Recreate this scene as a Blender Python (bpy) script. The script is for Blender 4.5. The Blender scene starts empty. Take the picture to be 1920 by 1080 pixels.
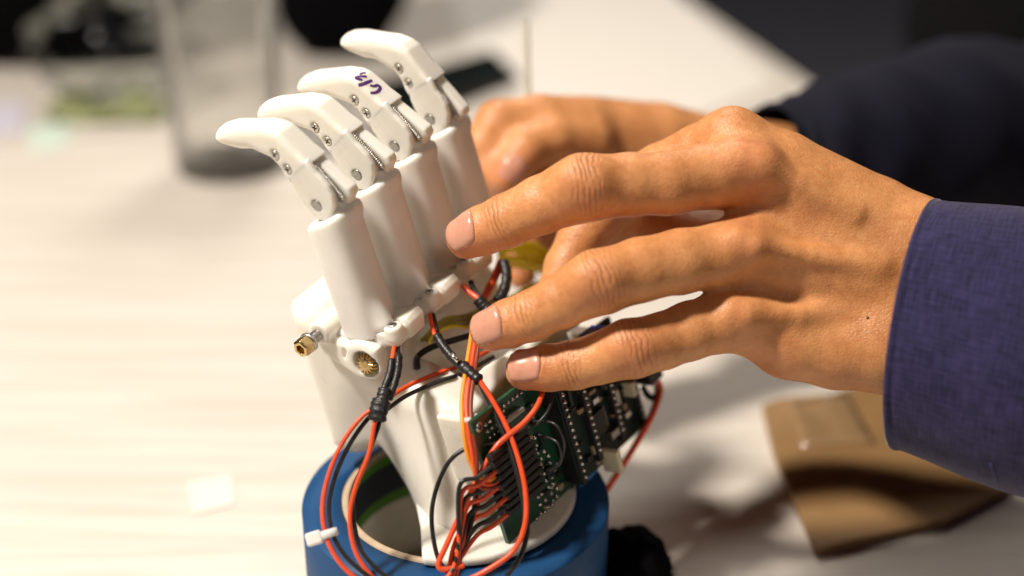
import bpy, bmesh, math, random
import numpy as np
from mathutils import Vector, Matrix, Quaternion
from mathutils.bvhtree import BVHTree

random.seed(7); np.random.seed(7)
scene = bpy.context.scene
COL = scene.collection

# ------------------------------------------------------------------ camera
CAM_H, PITCH, LENS = 0.33, math.radians(26.0), 50.0
FPX = 1920 * LENS / 36.0
cam_data = bpy.data.cameras.new('camera')
cam_data.lens = LENS; cam_data.sensor_width = 36.0
cam_data.clip_start = 0.01; cam_data.clip_end = 20.0
cam_data.dof.use_dof = True
cam_data.dof.focus_distance = 0.462
cam_data.dof.aperture_fstop = 3.2
cam_data.dof.aperture_blades = 0
cam = bpy.data.objects.new('camera', cam_data); COL.objects.link(cam)
cam.location = (0, 0, CAM_H); cam.rotation_euler = (math.pi/2 - PITCH, 0, 0)
scene.camera = cam

# ------------------------------------------------------------------ world and lamps
world = bpy.data.worlds.new('World'); scene.world = world; world.use_nodes = True
bg = world.node_tree.nodes['Background']
bg.inputs[0].default_value = (0.80, 0.86, 1.0, 1); bg.inputs[1].default_value = 0.012

def area(name, loc, target, size, power, color, spread=180):
    l = bpy.data.lights.new(name, 'AREA'); l.shape = 'DISK'; l.size = size; l.energy = power; l.color = color
    l.spread = math.radians(spread)
    o = bpy.data.objects.new(name, l); COL.objects.link(o); o.location = loc
    o.rotation_euler = (Vector(target) - Vector(loc)).to_track_quat('-Z', 'Y').to_euler()
    return o
area('ceiling_lamp', (-0.72, 0.22, 1.25), (0.0, 0.47, 0.05), 0.14, 33.0, (1.0, 0.905, 0.80))
area('back_fill', (-0.05, 1.55, 1.3), (0.1, 1.0, 0.0), 0.35, 4.2, (1.0, 0.93, 0.84), 110)  # unseen fill light, added to brighten the far table
area('front_fill', (0.55, -0.55, 1.25), (0.05, 0.45, 0.1), 0.30, 2.8, (1.0, 0.90, 0.78))  # unseen weak fill, added to lift the near hand and circuit board

scene.view_settings.view_transform = 'Standard'; scene.view_settings.look = 'None'
scene.view_settings.exposure = 0.0; scene.view_settings.gamma = 1.0
scene.view_settings.use_curve_mapping = False
scene.render.engine = 'CYCLES'
cy = scene.cycles
cy.use_denoising = True
try: cy.denoiser = 'OPENIMAGEDENOISE'
except Exception: pass
cy.max_bounces = 10; cy.transmission_bounces = 8; cy.transparent_max_bounces = 24
cy.sample_clamp_indirect = 6.0; cy.caustics_refractive = True; cy.caustics_reflective = False; cy.blur_glossy = 0.6

# ------------------------------------------------------------------ placing helpers
CP, SP = math.cos(PITCH), math.sin(PITCH)
CM = np.array([[1,0,0],[0,SP,CP],[0,CP,-SP]])        # camera (right, up, depth) -> world
C0 = np.array([0,0,CAM_H])
def cs(px, py, d):
    """picture point at depth d (m) -> camera frame"""
    return np.array([(px-960)/FPX*d, (540-py)/FPX*d, d])
def P(px, py, d): return C0 + CM @ cs(px, py, d)
def G(px, py, z=0.0):
    """picture point on a level plane z"""
    v = CM @ cs(px, py, 1.0); return C0 + v*((z-CAM_H)/v[2])

# ------------------------------------------------------------------ object helpers
def link(o, parent=None, world_coords=True):
    COL.objects.link(o)
    if parent is not None:
        o.parent = parent
        if world_coords:
            o.matrix_parent_inverse = parent_world(parent).inverted()
    return o
def parent_world(o):
    if o.parent is None: return o.matrix_basis.copy()
    return parent_world(o.parent) @ o.matrix_parent_inverse @ o.matrix_basis
def mesh_obj(name, verts, faces, material, parent=None, smooth=True, world_coords=True, uv=None):
    me = bpy.data.meshes.new(name)
    me.from_pydata([tuple(map(float, v)) for v in verts] if not isinstance(verts, np.ndarray) else verts.tolist(), [], [tuple(map(int, f)) for f in faces] if not isinstance(faces, np.ndarray) else faces.tolist())
    me.update()
    if smooth: me.polygons.foreach_set('use_smooth', [True]*len(me.polygons))
    if material is not None: me.materials.append(material)
    return link(bpy.data.objects.new(name, me), parent, world_coords)
def bm_obj(name, bm, material, parent=None, smooth=False, world_coords=True):
    me = bpy.data.meshes.new(name); bmesh.ops.recalc_face_normals(bm, faces=bm.faces[:]); bm.to_mesh(me); bm.free()
    if smooth: me.polygons.foreach_set('use_smooth', [True]*len(me.polygons))
    if material is not None: me.materials.append(material)
    return link(bpy.data.objects.new(name, me), parent, world_coords)
def empty(name, loc=(0,0,0), rot=None):
    o = bpy.data.objects.new(name, None); o.empty_display_size = 0.01
    m = Matrix.Translation(Vector([float(x) for x in loc]))
    if rot is not None: m = m @ rot.to_4x4()
    o.matrix_basis = m; COL.objects.link(o); return o
def tag(o, label=None, category=None, group=None, kind=None):
    if label: o['label'] = label
    if category: o['category'] = category
    if group: o['group'] = group
    if kind: o['kind'] = kind
    return o
def bevel(o, w, seg=2, angle=35):
    m = o.modifiers.new('bevel', 'BEVEL'); m.width = w; m.segments = seg; m.limit_method = 'ANGLE'; m.angle_limit = math.radians(angle)
    m.harden_normals = False
    return o
def box_bm(size, mat=None):
    bm = bmesh.new(); bmesh.ops.create_cube(bm, size=1.0)
    bmesh.ops.scale(bm, vec=size, verts=bm.verts)
    if mat is not None: bm.transform(mat)
    return bm
def frame(origin, z, xhint=(1,0,0)):
    z = Vector([float(a) for a in z]).normalized(); x = Vector([float(a) for a in xhint]); x = (x - z*x.dot(z))
    if x.length < 1e-6: x = z.orthogonal()
    x.normalize(); y = z.cross(x)
    m = Matrix((x, y, z)).transposed().to_4x4(); m.translation = Vector([float(a) for a in origin]); return m
def lathe(profile, n=32, closed=False):
    """profile [(r,z)] about z"""
    v=[]; f=[]
    for r,z in profile:
        for k in range(n):
            a=2*math.pi*k/n; v.append((r*math.cos(a), r*math.sin(a), z))
    m=len(profile)
    for i in range(m if closed else m-1):
        j=(i+1)%m
        for k in range(n):
            k2=(k+1)%n; f.append((i*n+k, i*n+k2, j*n+k2, j*n+k))
    if not closed:
        f.append(tuple(range(n))[::-1]); f.append(tuple((m-1)*n+k for k in range(n)))
    return v,f
def xform(verts, M):
    return [tuple(M @ Vector(v)) for v in verts]
def catmull(pts, n=10):
    pts=[np.asarray(p,float) for p in pts]; out=[]
    ext=[2*pts[0]-pts[1]]+pts+[2*pts[-1]-pts[-2]]
    for i in range(1,len(ext)-2):
        p0,p1,p2,p3=ext[i-1:i+3]
        for k in range(n):
            t=k/n; out.append(0.5*((2*p1)+(-p0+p2)*t+(2*p0-5*p1+4*p2-p3)*t*t+(-p0+3*p1-3*p2+p3)*t**3))
    out.append(pts[-1]); return out
def tube(path, radius, sides=12, cap=True, twist=0.0, ellipse=1.0, up=None):
    """sweep: path list of points, radius float or list"""
    path=[Vector([float(a) for a in p]) for p in path]; n=len(path)
    rad=radius if hasattr(radius,'__len__') else [radius]*n
    tang=[(path[min(i+1,n-1)]-path[max(i-1,0)]).normalized() for i in range(n)]
    x=Vector(up) if up is not None else tang[0].orthogonal()
    v=[];f=[]
    for i in range(n):
        x=(x-tang[i]*x.dot(tang[i])).normalized(); y=tang[i].cross(x)
        for k in range(sides):
            a=2*math.pi*k/sides
            v.append(tuple(path[i]+(x*math.cos(a)+y*math.sin(a)*ellipse)*rad[i]))
    for i in range(n-1):
        for k in range(sides):
            k2=(k+1)%sides; f.append((i*sides+k,i*sides+k2,(i+1)*sides+k2,(i+1)*sides+k))
    if cap:
        f.append(tuple(range(sides))[::-1]); f.append(tuple((n-1)*sides+k for k in range(sides)))
    return v,f

# ------------------------------------------------------------------ smooth solids (distance fields meshed on a grid)
def surface_nets(fn, lo, hi, h):
    lo=np.array(lo,float); hi=np.array(hi,float)
    n=np.ceil((hi-lo)/h).astype(int)+1
    ax=[(lo[i]+h*np.arange(n[i])).astype(np.float32) for i in range(3)]
    V=fn(ax[0][:,None,None], ax[1][None,:,None], ax[2][None,None,:])
    V=np.broadcast_to(V,tuple(n)).astype(np.float32)
    S=V<0
    nx,ny,nz=n-1
    cnt=np.zeros((nx,ny,nz),np.int16); acc=np.zeros((nx,ny,nz,3),np.float32)
    def corner(a,b,c): return (slice(a,a+nx),slice(b,b+ny),slice(c,c+nz))
    for axis in range(3):
        o1,o2=[q for q in range(3) if q!=axis]
        for a in (0,1):
            for b in (0,1):
                s=[0,0,0]; s[o1]=a; s[o2]=b; e=list(s); e[axis]=1
                v0=V[corner(*s)]; v1=V[corner(*e)]
                m=(S[corner(*s)]!=S[corner(*e)])
                t=np.where(m, v0/np.where(np.abs(v0-v1)<1e-12,1e-12,v0-v1),0)
                cnt+=m
                acc[...,o1]+=np.where(m,a,0); acc[...,o2]+=np.where(m,b,0); acc[...,axis]+=t
    act=cnt>0
    idx=-np.ones((nx,ny,nz),np.int64); ii=np.argwhere(act); idx[act]=np.arange(len(ii))
    verts=lo+h*(ii+acc[act]/cnt[act][:,None])
    faces=[]
    for axis in range(3):
        o1,o2=[(1,2),(2,0),(0,1)][axis]
        sl0=[slice(None)]*3; sl1=[slice(None)]*3
        sl0[axis]=slice(0,n[axis]-1); sl1[axis]=slice(1,n[axis])
        ch=S[tuple(sl0)]!=S[tuple(sl1)]
        fl=S[tuple(sl0)]
        e=np.argwhere(ch); 
        ok=(e[:,o1]>0)&(e[:,o2]>0)&(e[:,o1]<n[o1]-1)&(e[:,o2]<n[o2]-1); e=e[ok]
        flip=fl[tuple(e.T)]
        q=[]
        for a,b in ((-1,-1),(0,-1),(0,0),(-1,0)):
            c=e.copy(); c[:,o1]+=a; c[:,o2]+=b; q.append(idx[tuple(c.T)])
        q=np.stack(q,1); q[~flip]=q[~flip][:,::-1]; faces.append(q)
    return verts, np.concatenate(faces)
def largest(v,f):
    n=len(v); lab=np.arange(n)
    while True:
        m=lab[f].min(1); new=lab.copy()
        for k in range(4): np.minimum.at(new,f[:,k],m)
        new=new[new]
        if (new==lab).all(): break
        lab=new
    ids,c=np.unique(lab[f[:,0]],return_counts=True); keep=ids[c.argmax()]
    f=f[lab[f[:,0]]==keep]; used=np.unique(f); mp=-np.ones(n,np.int64); mp[used]=np.arange(len(used))
    return v[used],mp[f]
def smin(a,b,k):
    h=np.clip(0.5+0.5*(b-a)/k,0,1); return b*(1-h)+a*h-k*h*(1-h)
def smax(a,b,k): return -smin(-a,-b,k)
def sd_cone(X,Y,Z,a,b,ra,rb):
    a=np.asarray(a,float);b=np.asarray(b,float);ba=b-a;l2=float(ba@ba)
    px,py,pz=X-a[0],Y-a[1],Z-a[2]
    t=np.clip((px*ba[0]+py*ba[1]+pz*ba[2])/l2,0,1)
    return np.sqrt((px-t*ba[0])**2+(py-t*ba[1])**2+(pz-t*ba[2])**2)-(ra+(rb-ra)*t)
def sd_ell(X,Y,Z,c,r,A=None):
    x,y,z=X-c[0],Y-c[1],Z-c[2]
    if A is not None:
        A=np.asarray(A,float); x,y,z=[A[i][0]*x+A[i][1]*y+A[i][2]*z for i in range(3)]
    k0=np.sqrt((x/r[0])**2+(y/r[1])**2+(z/r[2])**2); k1=np.sqrt((x/r[0]**2)**2+(y/r[1]**2)**2+(z/r[2]**2)**2)
    return k0*(k0-1)/np.maximum(k1,1e-6)
def sd_poly(U,V,pts):
    """exact 2-D polygon distance, U and V broadcastable"""
    pts=np.asarray(pts,float); n=len(pts)
    d=np.full(np.broadcast(U,V).shape,1e9,np.float32); s=np.ones_like(d)
    j=n-1
    for i in range(n):
        ex,ey=pts[j]-pts[i]; wx=U-pts[i][0]; wy=V-pts[i][1]
        t=np.clip((wx*ex+wy*ey)/max(ex*ex+ey*ey,1e-12),0,1)
        d=np.minimum(d,(wx-ex*t)**2+(wy-ey*t)**2)
        c1=V>=pts[i][1]; c2=V<pts[j][1]; c3=ex*wy>ey*wx
        s=np.where((c1&c2&c3)|(~c1&~c2&~c3),-s,s); j=i
    return s*np.sqrt(d)
def ext(d2,w,R):
    """round-edged extrusion: d2 flat distance, w = |across|-half width, R edge radius"""
    a=d2+R; b=w+R
    return np.minimum(np.maximum(a,b),0)+np.sqrt(np.maximum(a,0)**2+np.maximum(b,0)**2)-R
def rbox(X,Y,Z,c,h,R):
    qx=np.abs(X-c[0])-h[0]+R; qy=np.abs(Y-c[1])-h[1]+R; qz=np.abs(Z-c[2])-h[2]+R
    return np.sqrt(np.maximum(qx,0)**2+np.maximum(qy,0)**2+np.maximum(qz,0)**2)+np.minimum(np.maximum(qx,np.maximum(qy,qz)),0)-R

# ------------------------------------------------------------------ materials
def mat(name, color, rough=0.5, metal=0.0, sss=0.0, sss_r=(1,0.6,0.4), sss_scale=0.003, spec=0.5, coat=0.0, trans=0.0, ior=1.45,
        var=0.0, var_scale=300.0, bump=0.0, bump_scale=2000.0, bump_dist=0.0002, sheen=0.0):
    m=bpy.data.materials.new(name); m.use_nodes=True; nt=m.node_tree; b=nt.nodes['Principled BSDF']
    b.inputs['Base Color'].default_value=(*color,1); b.inputs['Roughness'].default_value=rough; b.inputs['Metallic'].default_value=metal
    b.inputs['Specular IOR Level'].default_value=spec; b.inputs['Coat Weight'].default_value=coat
    b.inputs['Transmission Weight'].default_value=trans; b.inputs['IOR'].default_value=ior
    b.inputs['Sheen Weight'].default_value=sheen
    if sss>0:
        b.inputs['Subsurface Weight'].default_value=sss; b.inputs['Subsurface Radius'].default_value=sss_r; b.inputs['Subsurface Scale'].default_value=sss_scale
    tc=nt.nodes.new('ShaderNodeTexCoord')
    if var>0:
        n=nt.nodes.new('ShaderNodeTexNoise'); n.inputs['Scale'].default_value=var_scale; n.inputs['Detail'].default_value=4
        nt.links.new(tc.outputs['Object'],n.inputs['Vector'])
        r=nt.nodes.new('ShaderNodeMapRange'); r.inputs[1].default_value=0.3; r.inputs[2].default_value=0.7; r.inputs[3].default_value=1-var; r.inputs[4].default_value=1+var
        nt.links.new(n.outputs['Fac'],r.inputs[0])
        mx=nt.nodes.new('ShaderNodeVectorMath'); mx.operation='SCALE'; mx.inputs[0].default_value=color
        nt.links.new(r.outputs[0],mx.inputs['Scale']); nt.links.new(mx.outputs[0],b.inputs['Base Color'])
        r2=nt.nodes.new('ShaderNodeMapRange'); r2.inputs[1].default_value=0.3; r2.inputs[2].default_value=0.7; r2.inputs[3].default_value=max(rough-0.08,0.03); r2.inputs[4].default_value=min(rough+0.08,1)
        nt.links.new(n.outputs['Fac'],r2.inputs[0]); nt.links.new(r2.outputs[0],b.inputs['Roughness'])
    if bump>0:
        n=nt.nodes.new('ShaderNodeTexNoise'); n.inputs['Scale'].default_value=bump_scale; n.inputs['Detail'].default_value=3
        nt.links.new(tc.outputs['Object'],n.inputs['Vector'])
        bp=nt.nodes.new('ShaderNodeBump'); bp.inputs['Strength'].default_value=bump; bp.inputs['Distance'].default_value=bump_dist
        nt.links.new(n.outputs['Fac'],bp.inputs['Height']); nt.links.new(bp.outputs[0],b.inputs['Normal'])
    return m
M={}
M['plastic']=mat('white_resin',(0.78,0.755,0.68),0.34,sss=0.6,sss_r=(1.0,0.88,0.62),sss_scale=0.005,var=0.025,var_scale=120,bump=0.10,bump_scale=1500,bump_dist=0.0003)
M['shaft']=mat('frosted_resin',(0.81,0.79,0.745),0.36,sss=0.6,sss_r=(1.0,0.8,0.6),sss_scale=0.004,var=0.04,var_scale=90,bump=0.12,bump_scale=1200,bump_dist=0.0003)
M['steel']=mat('steel',(0.60,0.58,0.54),0.36,1.0,var=0.12,var_scale=900)
M['dark_steel']=mat('dull_steel',(0.36,0.35,0.33),0.42,1.0,var=0.2,var_scale=900)
M['brass']=mat('brass',(0.62,0.45,0.22),0.30,1.0,var=0.15,var_scale=800)
M['hole']=mat('dark_recess',(0.015,0.012,0.010),0.7)
M['red_wire']=mat('red_insulation',(0.80,0.090,0.025),0.36,sss=0.1,sss_r=(1,0.2,0.1),sss_scale=0.001,var=0.06,var_scale=500)
M['black_wire']=mat('black_insulation',(0.018,0.017,0.017),0.36,var=0.25,var_scale=500)
M['orange_wire']=mat('orange_insulation',(0.85,0.30,0.025),0.38,var=0.06,var_scale=500)
M['brown_wire']=mat('brown_insulation',(0.23,0.045,0.025),0.4,var=0.08,var_scale=500)
M['yellow_wire']=mat('yellow_insulation',(0.95,0.78,0.03),0.4,var=0.06,var_scale=500)
M['shrink']=mat('heat_shrink_black',(0.014,0.013,0.013),0.42,var=0.2,var_scale=900,bump=0.5,bump_scale=700,bump_dist=0.0005)
M['nylon']=mat('nylon_white',(0.78,0.76,0.72),0.4,sss=0.3,sss_scale=0.003)
M['blue_tape']=mat('blue_masking_tape',(0.003,0.055,0.165),0.60,var=0.10,var_scale=60,bump=0.25,bump_scale=500,bump_dist=0.0006)
M['card_core']=mat('cardboard_core',(0.50,0.38,0.26),0.8,var=0.1,var_scale=300)
M['pcb']=mat('green_board',(0.006,0.060,0.028),0.36,coat=0.2,var=0.25,var_scale=150)
M['pcb_dark']=mat('dark_green_board',(0.004,0.016,0.011),0.5,coat=0.0,var=0.3,var_scale=150)
M['chip']=mat('chip_black',(0.016,0.016,0.017),0.38,var=0.2,var_scale=600)
M['solder']=mat('solder',(0.66,0.65,0.62),0.25,1.0)
M['ceramic']=mat('ceramic_tan',(0.42,0.32,0.20),0.4)
M['pot_blue']=mat('blue_plastic',(0.01,0.06,0.35),0.35)
M['ivory']=mat('ivory_plastic',(0.72,0.66,0.50),0.4)
M['ink']=mat('purple_ink',(0.075,0.020,0.13),0.45)
M['thread']=mat('yellow_cord',(0.34,0.28,0.05),0.6,var=0.1,var_scale=500)
# ================================================================== ROBOT HAND
# frame of the hand: r along the row of fingers, f towards the palm side, u along the shafts (millimetres)
_A=cs(593,386,0.445); _B=cs(806,225,0.490)
PITCH_MM=np.linalg.norm(_B-_A)/3*1000
Rc=(_B-_A)/np.linalg.norm(_B-_A)
_x0,_y0=(650-960)/FPX,(540-500)/FPX; _a,_b=-61/178,1.0
_s=-(_a*Rc[0]+_b*Rc[1])/(_x0*Rc[0]+_y0*Rc[1]+Rc[2])
Uc=np.array([_a+_x0*_s,_b+_y0*_s,_s]); Uc/=np.linalg.norm(Uc)
Fc=np.cross(Rc,Uc); Fc=-Fc if Fc[0]>0 else Fc
Oc=_A+6.0e-3*Rc
Rw,Uw,Fw,Ow=CM@Rc,CM@Uc,CM@Fc,C0+CM@Oc
def fu(px,py,r):
    v=cs(px,py,1.0); t=((Oc@Rc)+r*1e-3)/(v@Rc); q=v*t-Oc
    return (q@Fc*1000,q@Uc*1000)
def rw(f,r,u): return Ow+(Fw*f+Rw*r+Uw*u)*1e-3
def to_robot(w):
    q=(np.asarray(w,float)-Ow)*1000; return np.array([q@Fw,q@Rw,q@Uw])
BASE=rw(0,30,-118)
RROT=Matrix((Vector(Rw),Vector(Fw),Vector(Uw))).transposed()       # local x=r, y=f, z=u
robot=empty('robot_hand', BASE, RROT)
tag(robot,'white plastic robotic hand with four bent fingers, wired and standing on a blue tape roll','robotic hand')
def loc(f,r,u): return ((r-30)*1e-3, f*1e-3, (u+118)*1e-3)
def nets_local(fn, lo, hi, h):
    """fn(f,r,u) field -> (verts local metres x=r,y=f,z=u, faces), relative to the given frame in mm"""
    v,f=surface_nets(fn,lo,hi,h)
    return np.stack([v[:,1],v[:,0],v[:,2]],1)*1e-3, f[:,::-1]

# ---- one finger, in its own frame (origin on the hinge pin) ----
tip_px=[(411,246,0),(415,237,0),(428,227,1),(444,222,1.5),(453,219.5,2),(480,219,2),(510,220,2.2),(533,226,2.5),(547,235,2.5),(556,244,2.5)]
tip_poly=[fu(p[0],p[1],p[2]-0.9) for p in tip_px]
end_d=fu(580,309,-5.0)
pal=[(546,343,-4.5),(533,331,-4.5),(520,314,-4.5),(507,299,-4),(489,289,-3),(473,281,-2.5),(455,280,-2),(438,276,-2),(424,268,-1),(414,257,0)]
tip_poly=tip_poly+[end_d]+[fu(p[0],p[1],p[2]-0.9) for p in pal]
tip_poly=np.array(tip_poly)
near_poly=np.array([fu(px,py,-6.0) for px,py in ((541,331),(571,301),(579,311),(590,326),(601,337),(613,351),(623,369),(626,389),(621,408),(610,417),(596,413),(584,404),(570,384),(557,366),(546,345))])
far_end=np.array([end_d[0],end_d[1]])
far_poly=np.array([fu(px,py,3.0) for px,py in ((597,284),(640,321),(667,345),(672,357),(663,380),(640,398),(610,380))]+[tuple(near_poly[0])])
def tip_field(X,Y,Z):
    d2=sd_poly(X,Z,tip_poly)
    t=np.clip((X-4)/16,0,1)
    hw=5.1-0.5*t
    e=np.clip(((X-end_d[0])*0.55+(Z-end_d[1])*0.83)/5.0,0,1)
    R=0.7+1.2*e+2.3*t*e
    d=ext(d2,np.abs(Y+0.9)-hw,R)
    d=smax(d,-ext(np.sqrt((X-fu(514,291,-6)[0])**2+(Z-fu(514,291,-6)[1])**2)-1.75, (Y+5.2),0.2),0.3)
    d=smax(d,-ext(np.sqrt((X-fu(538,318,-6)[0])**2+(Z-fu(538,318,-6)[1])**2)-1.75, (Y+5.2),0.2),0.3)
    return d
def joint_field(X,Y,Z):
    near=ext(sd_poly(X,Z,near_poly),np.abs(Y+4.75)-1.2,0.8)
    far=ext(sd_poly(X,Z,far_poly),np.abs(Y-1.55)-2.55,1.3)
    top=[tuple(near_poly[0]),(end_d[0]+0.8,end_d[1]+1.2),(end_d[0]+1.2,end_d[1]-3.0),(6,6.5),(7.6,4.8)]
    web=ext(sd_poly(X,Z,np.array(top)),np.abs(Y+0.9)-4.6,0.6)
    d=smin(smin(near,far,0.8),web,0.8)
    pin=ext(np.sqrt(X**2+Z**2)-2.05,(Y+5.45),0.05)
    return smax(d,-pin,0.25)
def shaft_field(X,Y,Z):
    n=2.7
    q=((np.abs(X)/8.7)**n+(np.abs(Y+0.5)/8.0)**n)**(1/n)
    d2=(q-1)*7.4
    top=Z+5.0+0.28*(X+2)                           # sloping shoulder below the hinge
    d=ext(d2,np.maximum(top,-(Z+49)),1.5)
    tongue=ext(np.sqrt((X+0.6)**2+(Z-0.6)**2)-5.7,np.abs(Y+2.2)-1.25,0.5)
    neck=rbox(X,Y,Z,(-2.5,0,-5),(5.0,2.6,5),0.6)
    d=smin(d,smin(tongue,neck,1.0),1.2)
    shoulder=rbox(X,Y,Z,(-5.6,0.6,-5.2),(2.4,5.6,2.6),2.0)
    d=smin(d,shoulder,2.5)
    # rear foot that widens to the screw tab
    foot=sd_cone(X,Y,Z,(-5.5,-1.0,-33),(-9.4,-3.0,-44.0),2.0,2.6)
    d=smin(d,foot,3.0)
    d=smax(d,-(Z+48.2),0.3)
    return d
# flange and knuckle block the shaft stands on
fl_poly=np.array([fu(px,py,-6.5) for px,py in ((612,600),(603,620),(608,638),(624,648),(644,653),(675,665),(694,671),(710,670),(720,661),(722,650),(714,641),(690,640),(640,622))])
def flange_field(X,Y,Z):
    d=ext(sd_poly(X,Z,fl_poly),np.abs(Y+0.5)-6.6,2.0)
    rear=ext(sd_poly(X,Z,np.array([(-7,-44.8),(-15.2,-43.8),(-16.6,-46),(-15.2,-51.5),(-7,-53)])),np.abs(Y-4.6)-4.4,1.2)
    d=smin(d,rear,1.2)
    tab=ext(np.sqrt((X+13.0)**2+(Y+3.8)**2)-3.2,np.abs(Z+46.6)-2.5,0.8)
    arm=rbox(X,Y,Z,(-9.5,-2.5,-48.5),(5.5,4.0,2.6),1.2)
    d=smin(smin(d,arm,0.8),tab,0.5)
    return d
tip_m=nets_local(tip_field,(-8,-8,-8),(44,8,40),0.42)
joint_m=nets_local(joint_field,(-14,-8,-11),(20,8,24),0.36)
shaft_m=nets_local(shaft_field,(-17,-10,-50),(11,10,8),0.45)
flange_m=nets_local(flange_field,(-20,-9,-62),(22,12,-38),0.45)
def sh(name,data,material):
    me=bpy.data.meshes.new(name); me.from_pydata(data[0].tolist(),[],data[1].tolist()); me.update()
    me.polygons.foreach_set('use_smooth',[True]*len(me.polygons)); me.materials.append(material); return me
def screw_mesh(r, name='screw'):
    """pan-head screw, axis +z, cross recess"""
    pr=[(r,-0.8*r),(r,0.06*r),(0.95*r,0.15*r),(0.75*r,0.21*r),(0.35*r,0.24*r),(0.02*r,0.25*r)]
    v,f=lathe(pr,20); nf=len(f)
    for s in ((0.70*r,0.18*r),(0.18*r,0.70*r)):
        b=len(v); z0,z1=0.02*r,(0.262 if s[0]>s[1] else 0.258)*r
        v+=[(-s[0],-s[1],z0),(s[0],-s[1],z0),(s[0],s[1],z0),(-s[0],s[1],z0),(-s[0],-s[1],z1),(s[0],-s[1],z1),(s[0],s[1],z1),(-s[0],s[1],z1)]
        f+=[(b+4,b+5,b+6,b+7),(b,b+1,b+5,b+4),(b+1,b+2,b+6,b+5),(b+2,b+3,b+7,b+6),(b+3,b,b+4,b+7)]
    me=bpy.data.meshes.new(name); me.from_pydata(v,[],f); me.update(); me.materials.append(M['steel']); me.materials.append(M['hole'])
    for i,p in enumerate(me.polygons):
        p.material_index=1 if i>=nf else 0; p.use_smooth=i<nf
    return me
screw_me=screw_mesh(0.00145); screw_small=screw_mesh(0.00150)
pv,pf=lathe([(0.0019,-0.0114),(0.0019,0),(0.0017,0.0002),(0.0012,0.00008),(0.0002,0.00018)],24)
pin_me=bpy.data.meshes.new('hinge_pin'); pin_me.from_pydata(pv,[],pf); pin_me.update(); pin_me.materials.append(M['dark_steel']); pin_me.polygons.foreach_set('use_smooth',[True]*len(pin_me.polygons))
# spring: helix from under the cap to the shaft shoulder
def spring_mesh():
    s0=fu(587,305,-2.1); s2=fu(643,371,-2.1); p0=np.array([-2.1,*s0]); p2=np.array([-2.1,*s2]); p1=(p0+p2)/2+np.array([0,-0.5,0.4])
    v=[];f=[]; turns=20; per=10; pts=[]
    n=turns*per
    for i in range(n+1):
        t=i/n; c=(1-t)**2*p0+2*t*(1-t)*p1+t*t*p2; tg=(-2*(1-t)*p0+2*(1-2*t)*p1+2*t*p2); tg/=np.linalg.norm(tg)
        e1=np.cross(tg,[1,0,0]); e1/=np.linalg.norm(e1); e2=np.cross(tg,e1)
        rr=0.85 if t<0.93 else 0.85*(1-(t-0.93)*6)
        a=2*math.pi*i/per; pts.append((c+rr*(e1*math.cos(a)+e2*math.sin(a)))*1e-3)
    v,f=tube(pts,0.00018,6)
    # retaining bead
    c=p2*1e-3; lv,lf=lathe([(0.0001,-0.0008),(0.0008,-0.0005),(0.0009,0),(0.0008,0.0005),(0.0001,0.0008)],10); b=len(v)
    v+=[(x+c[0],y+c[1],z+c[2]) for x,y,z in lv]; f+=[tuple(b+i for i in q) for q in lf]
    me=bpy.data.meshes.new('spring'); me.from_pydata(v,[],f); me.update(); me.materials.append(M['steel']); me.polygons.foreach_set('use_smooth',[True]*len(me.polygons)); return me
spring_me=spring_mesh()
tip_me=sh('fingertip',tip_m,M['plastic']); joint_me=sh('finger_joint',joint_m,M['plastic'])
shaft_me=sh('finger',shaft_m,M['shaft']); flange_me=sh('knuckle_flange',flange_m,M['plastic'])
NEG_R=Matrix(((0,0,-1),(1,0,0),(0,-1,0))).to_4x4()   # local +z -> -r (x axis)
def face_near(f,r,u,spin=0.0):
    return Matrix.Translation((r*1e-3,f*1e-3,u*1e-3)) @ NEG_R @ Matrix.Rotation(spin,4,'Z')
SC=[fu(514.5,291,-6),fu(538.5,318,-6)]
def sub(name,me,parent,m):
    o=bpy.data.objects.new(name,me); COL.objects.link(o); o.parent=parent; o.matrix_basis=m; return o
fingers=[]; tips=[]
for i in range(4):
    fg=sub('finger',shaft_me,robot,Matrix.Translation(loc(0,PITCH_MM*i,0)))
    bend=[0,-3.2,-2.6,10.5][i]
    rot=Matrix.Rotation(math.radians(bend),4,'X')     # about the hinge axis (r)
    I=Matrix.Identity(4)
    tips.append(sub('fingertip',tip_me,fg,rot)); sub('finger_joint',joint_me,fg,rot)
    for k,(f_,u_) in enumerate(SC): sub('screw',screw_me,fg,rot@face_near(f_,-5.75,u_,0.5+i*0.7+k*1.1))
    sub('hinge_pin',pin_me,fg,rot@face_near(0,-5.75,0))
    sub('spring',spring_me,fg,rot if i else rot)
    sub('knuckle_flange',flange_me,fg,I)
    sub('screw',screw_small,fg,Matrix.Translation((-0.0038,-0.0130,-0.0440))@Matrix.Rotation(i*0.6+0.3,4,'Z'))
    fingers.append(fg)

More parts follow.
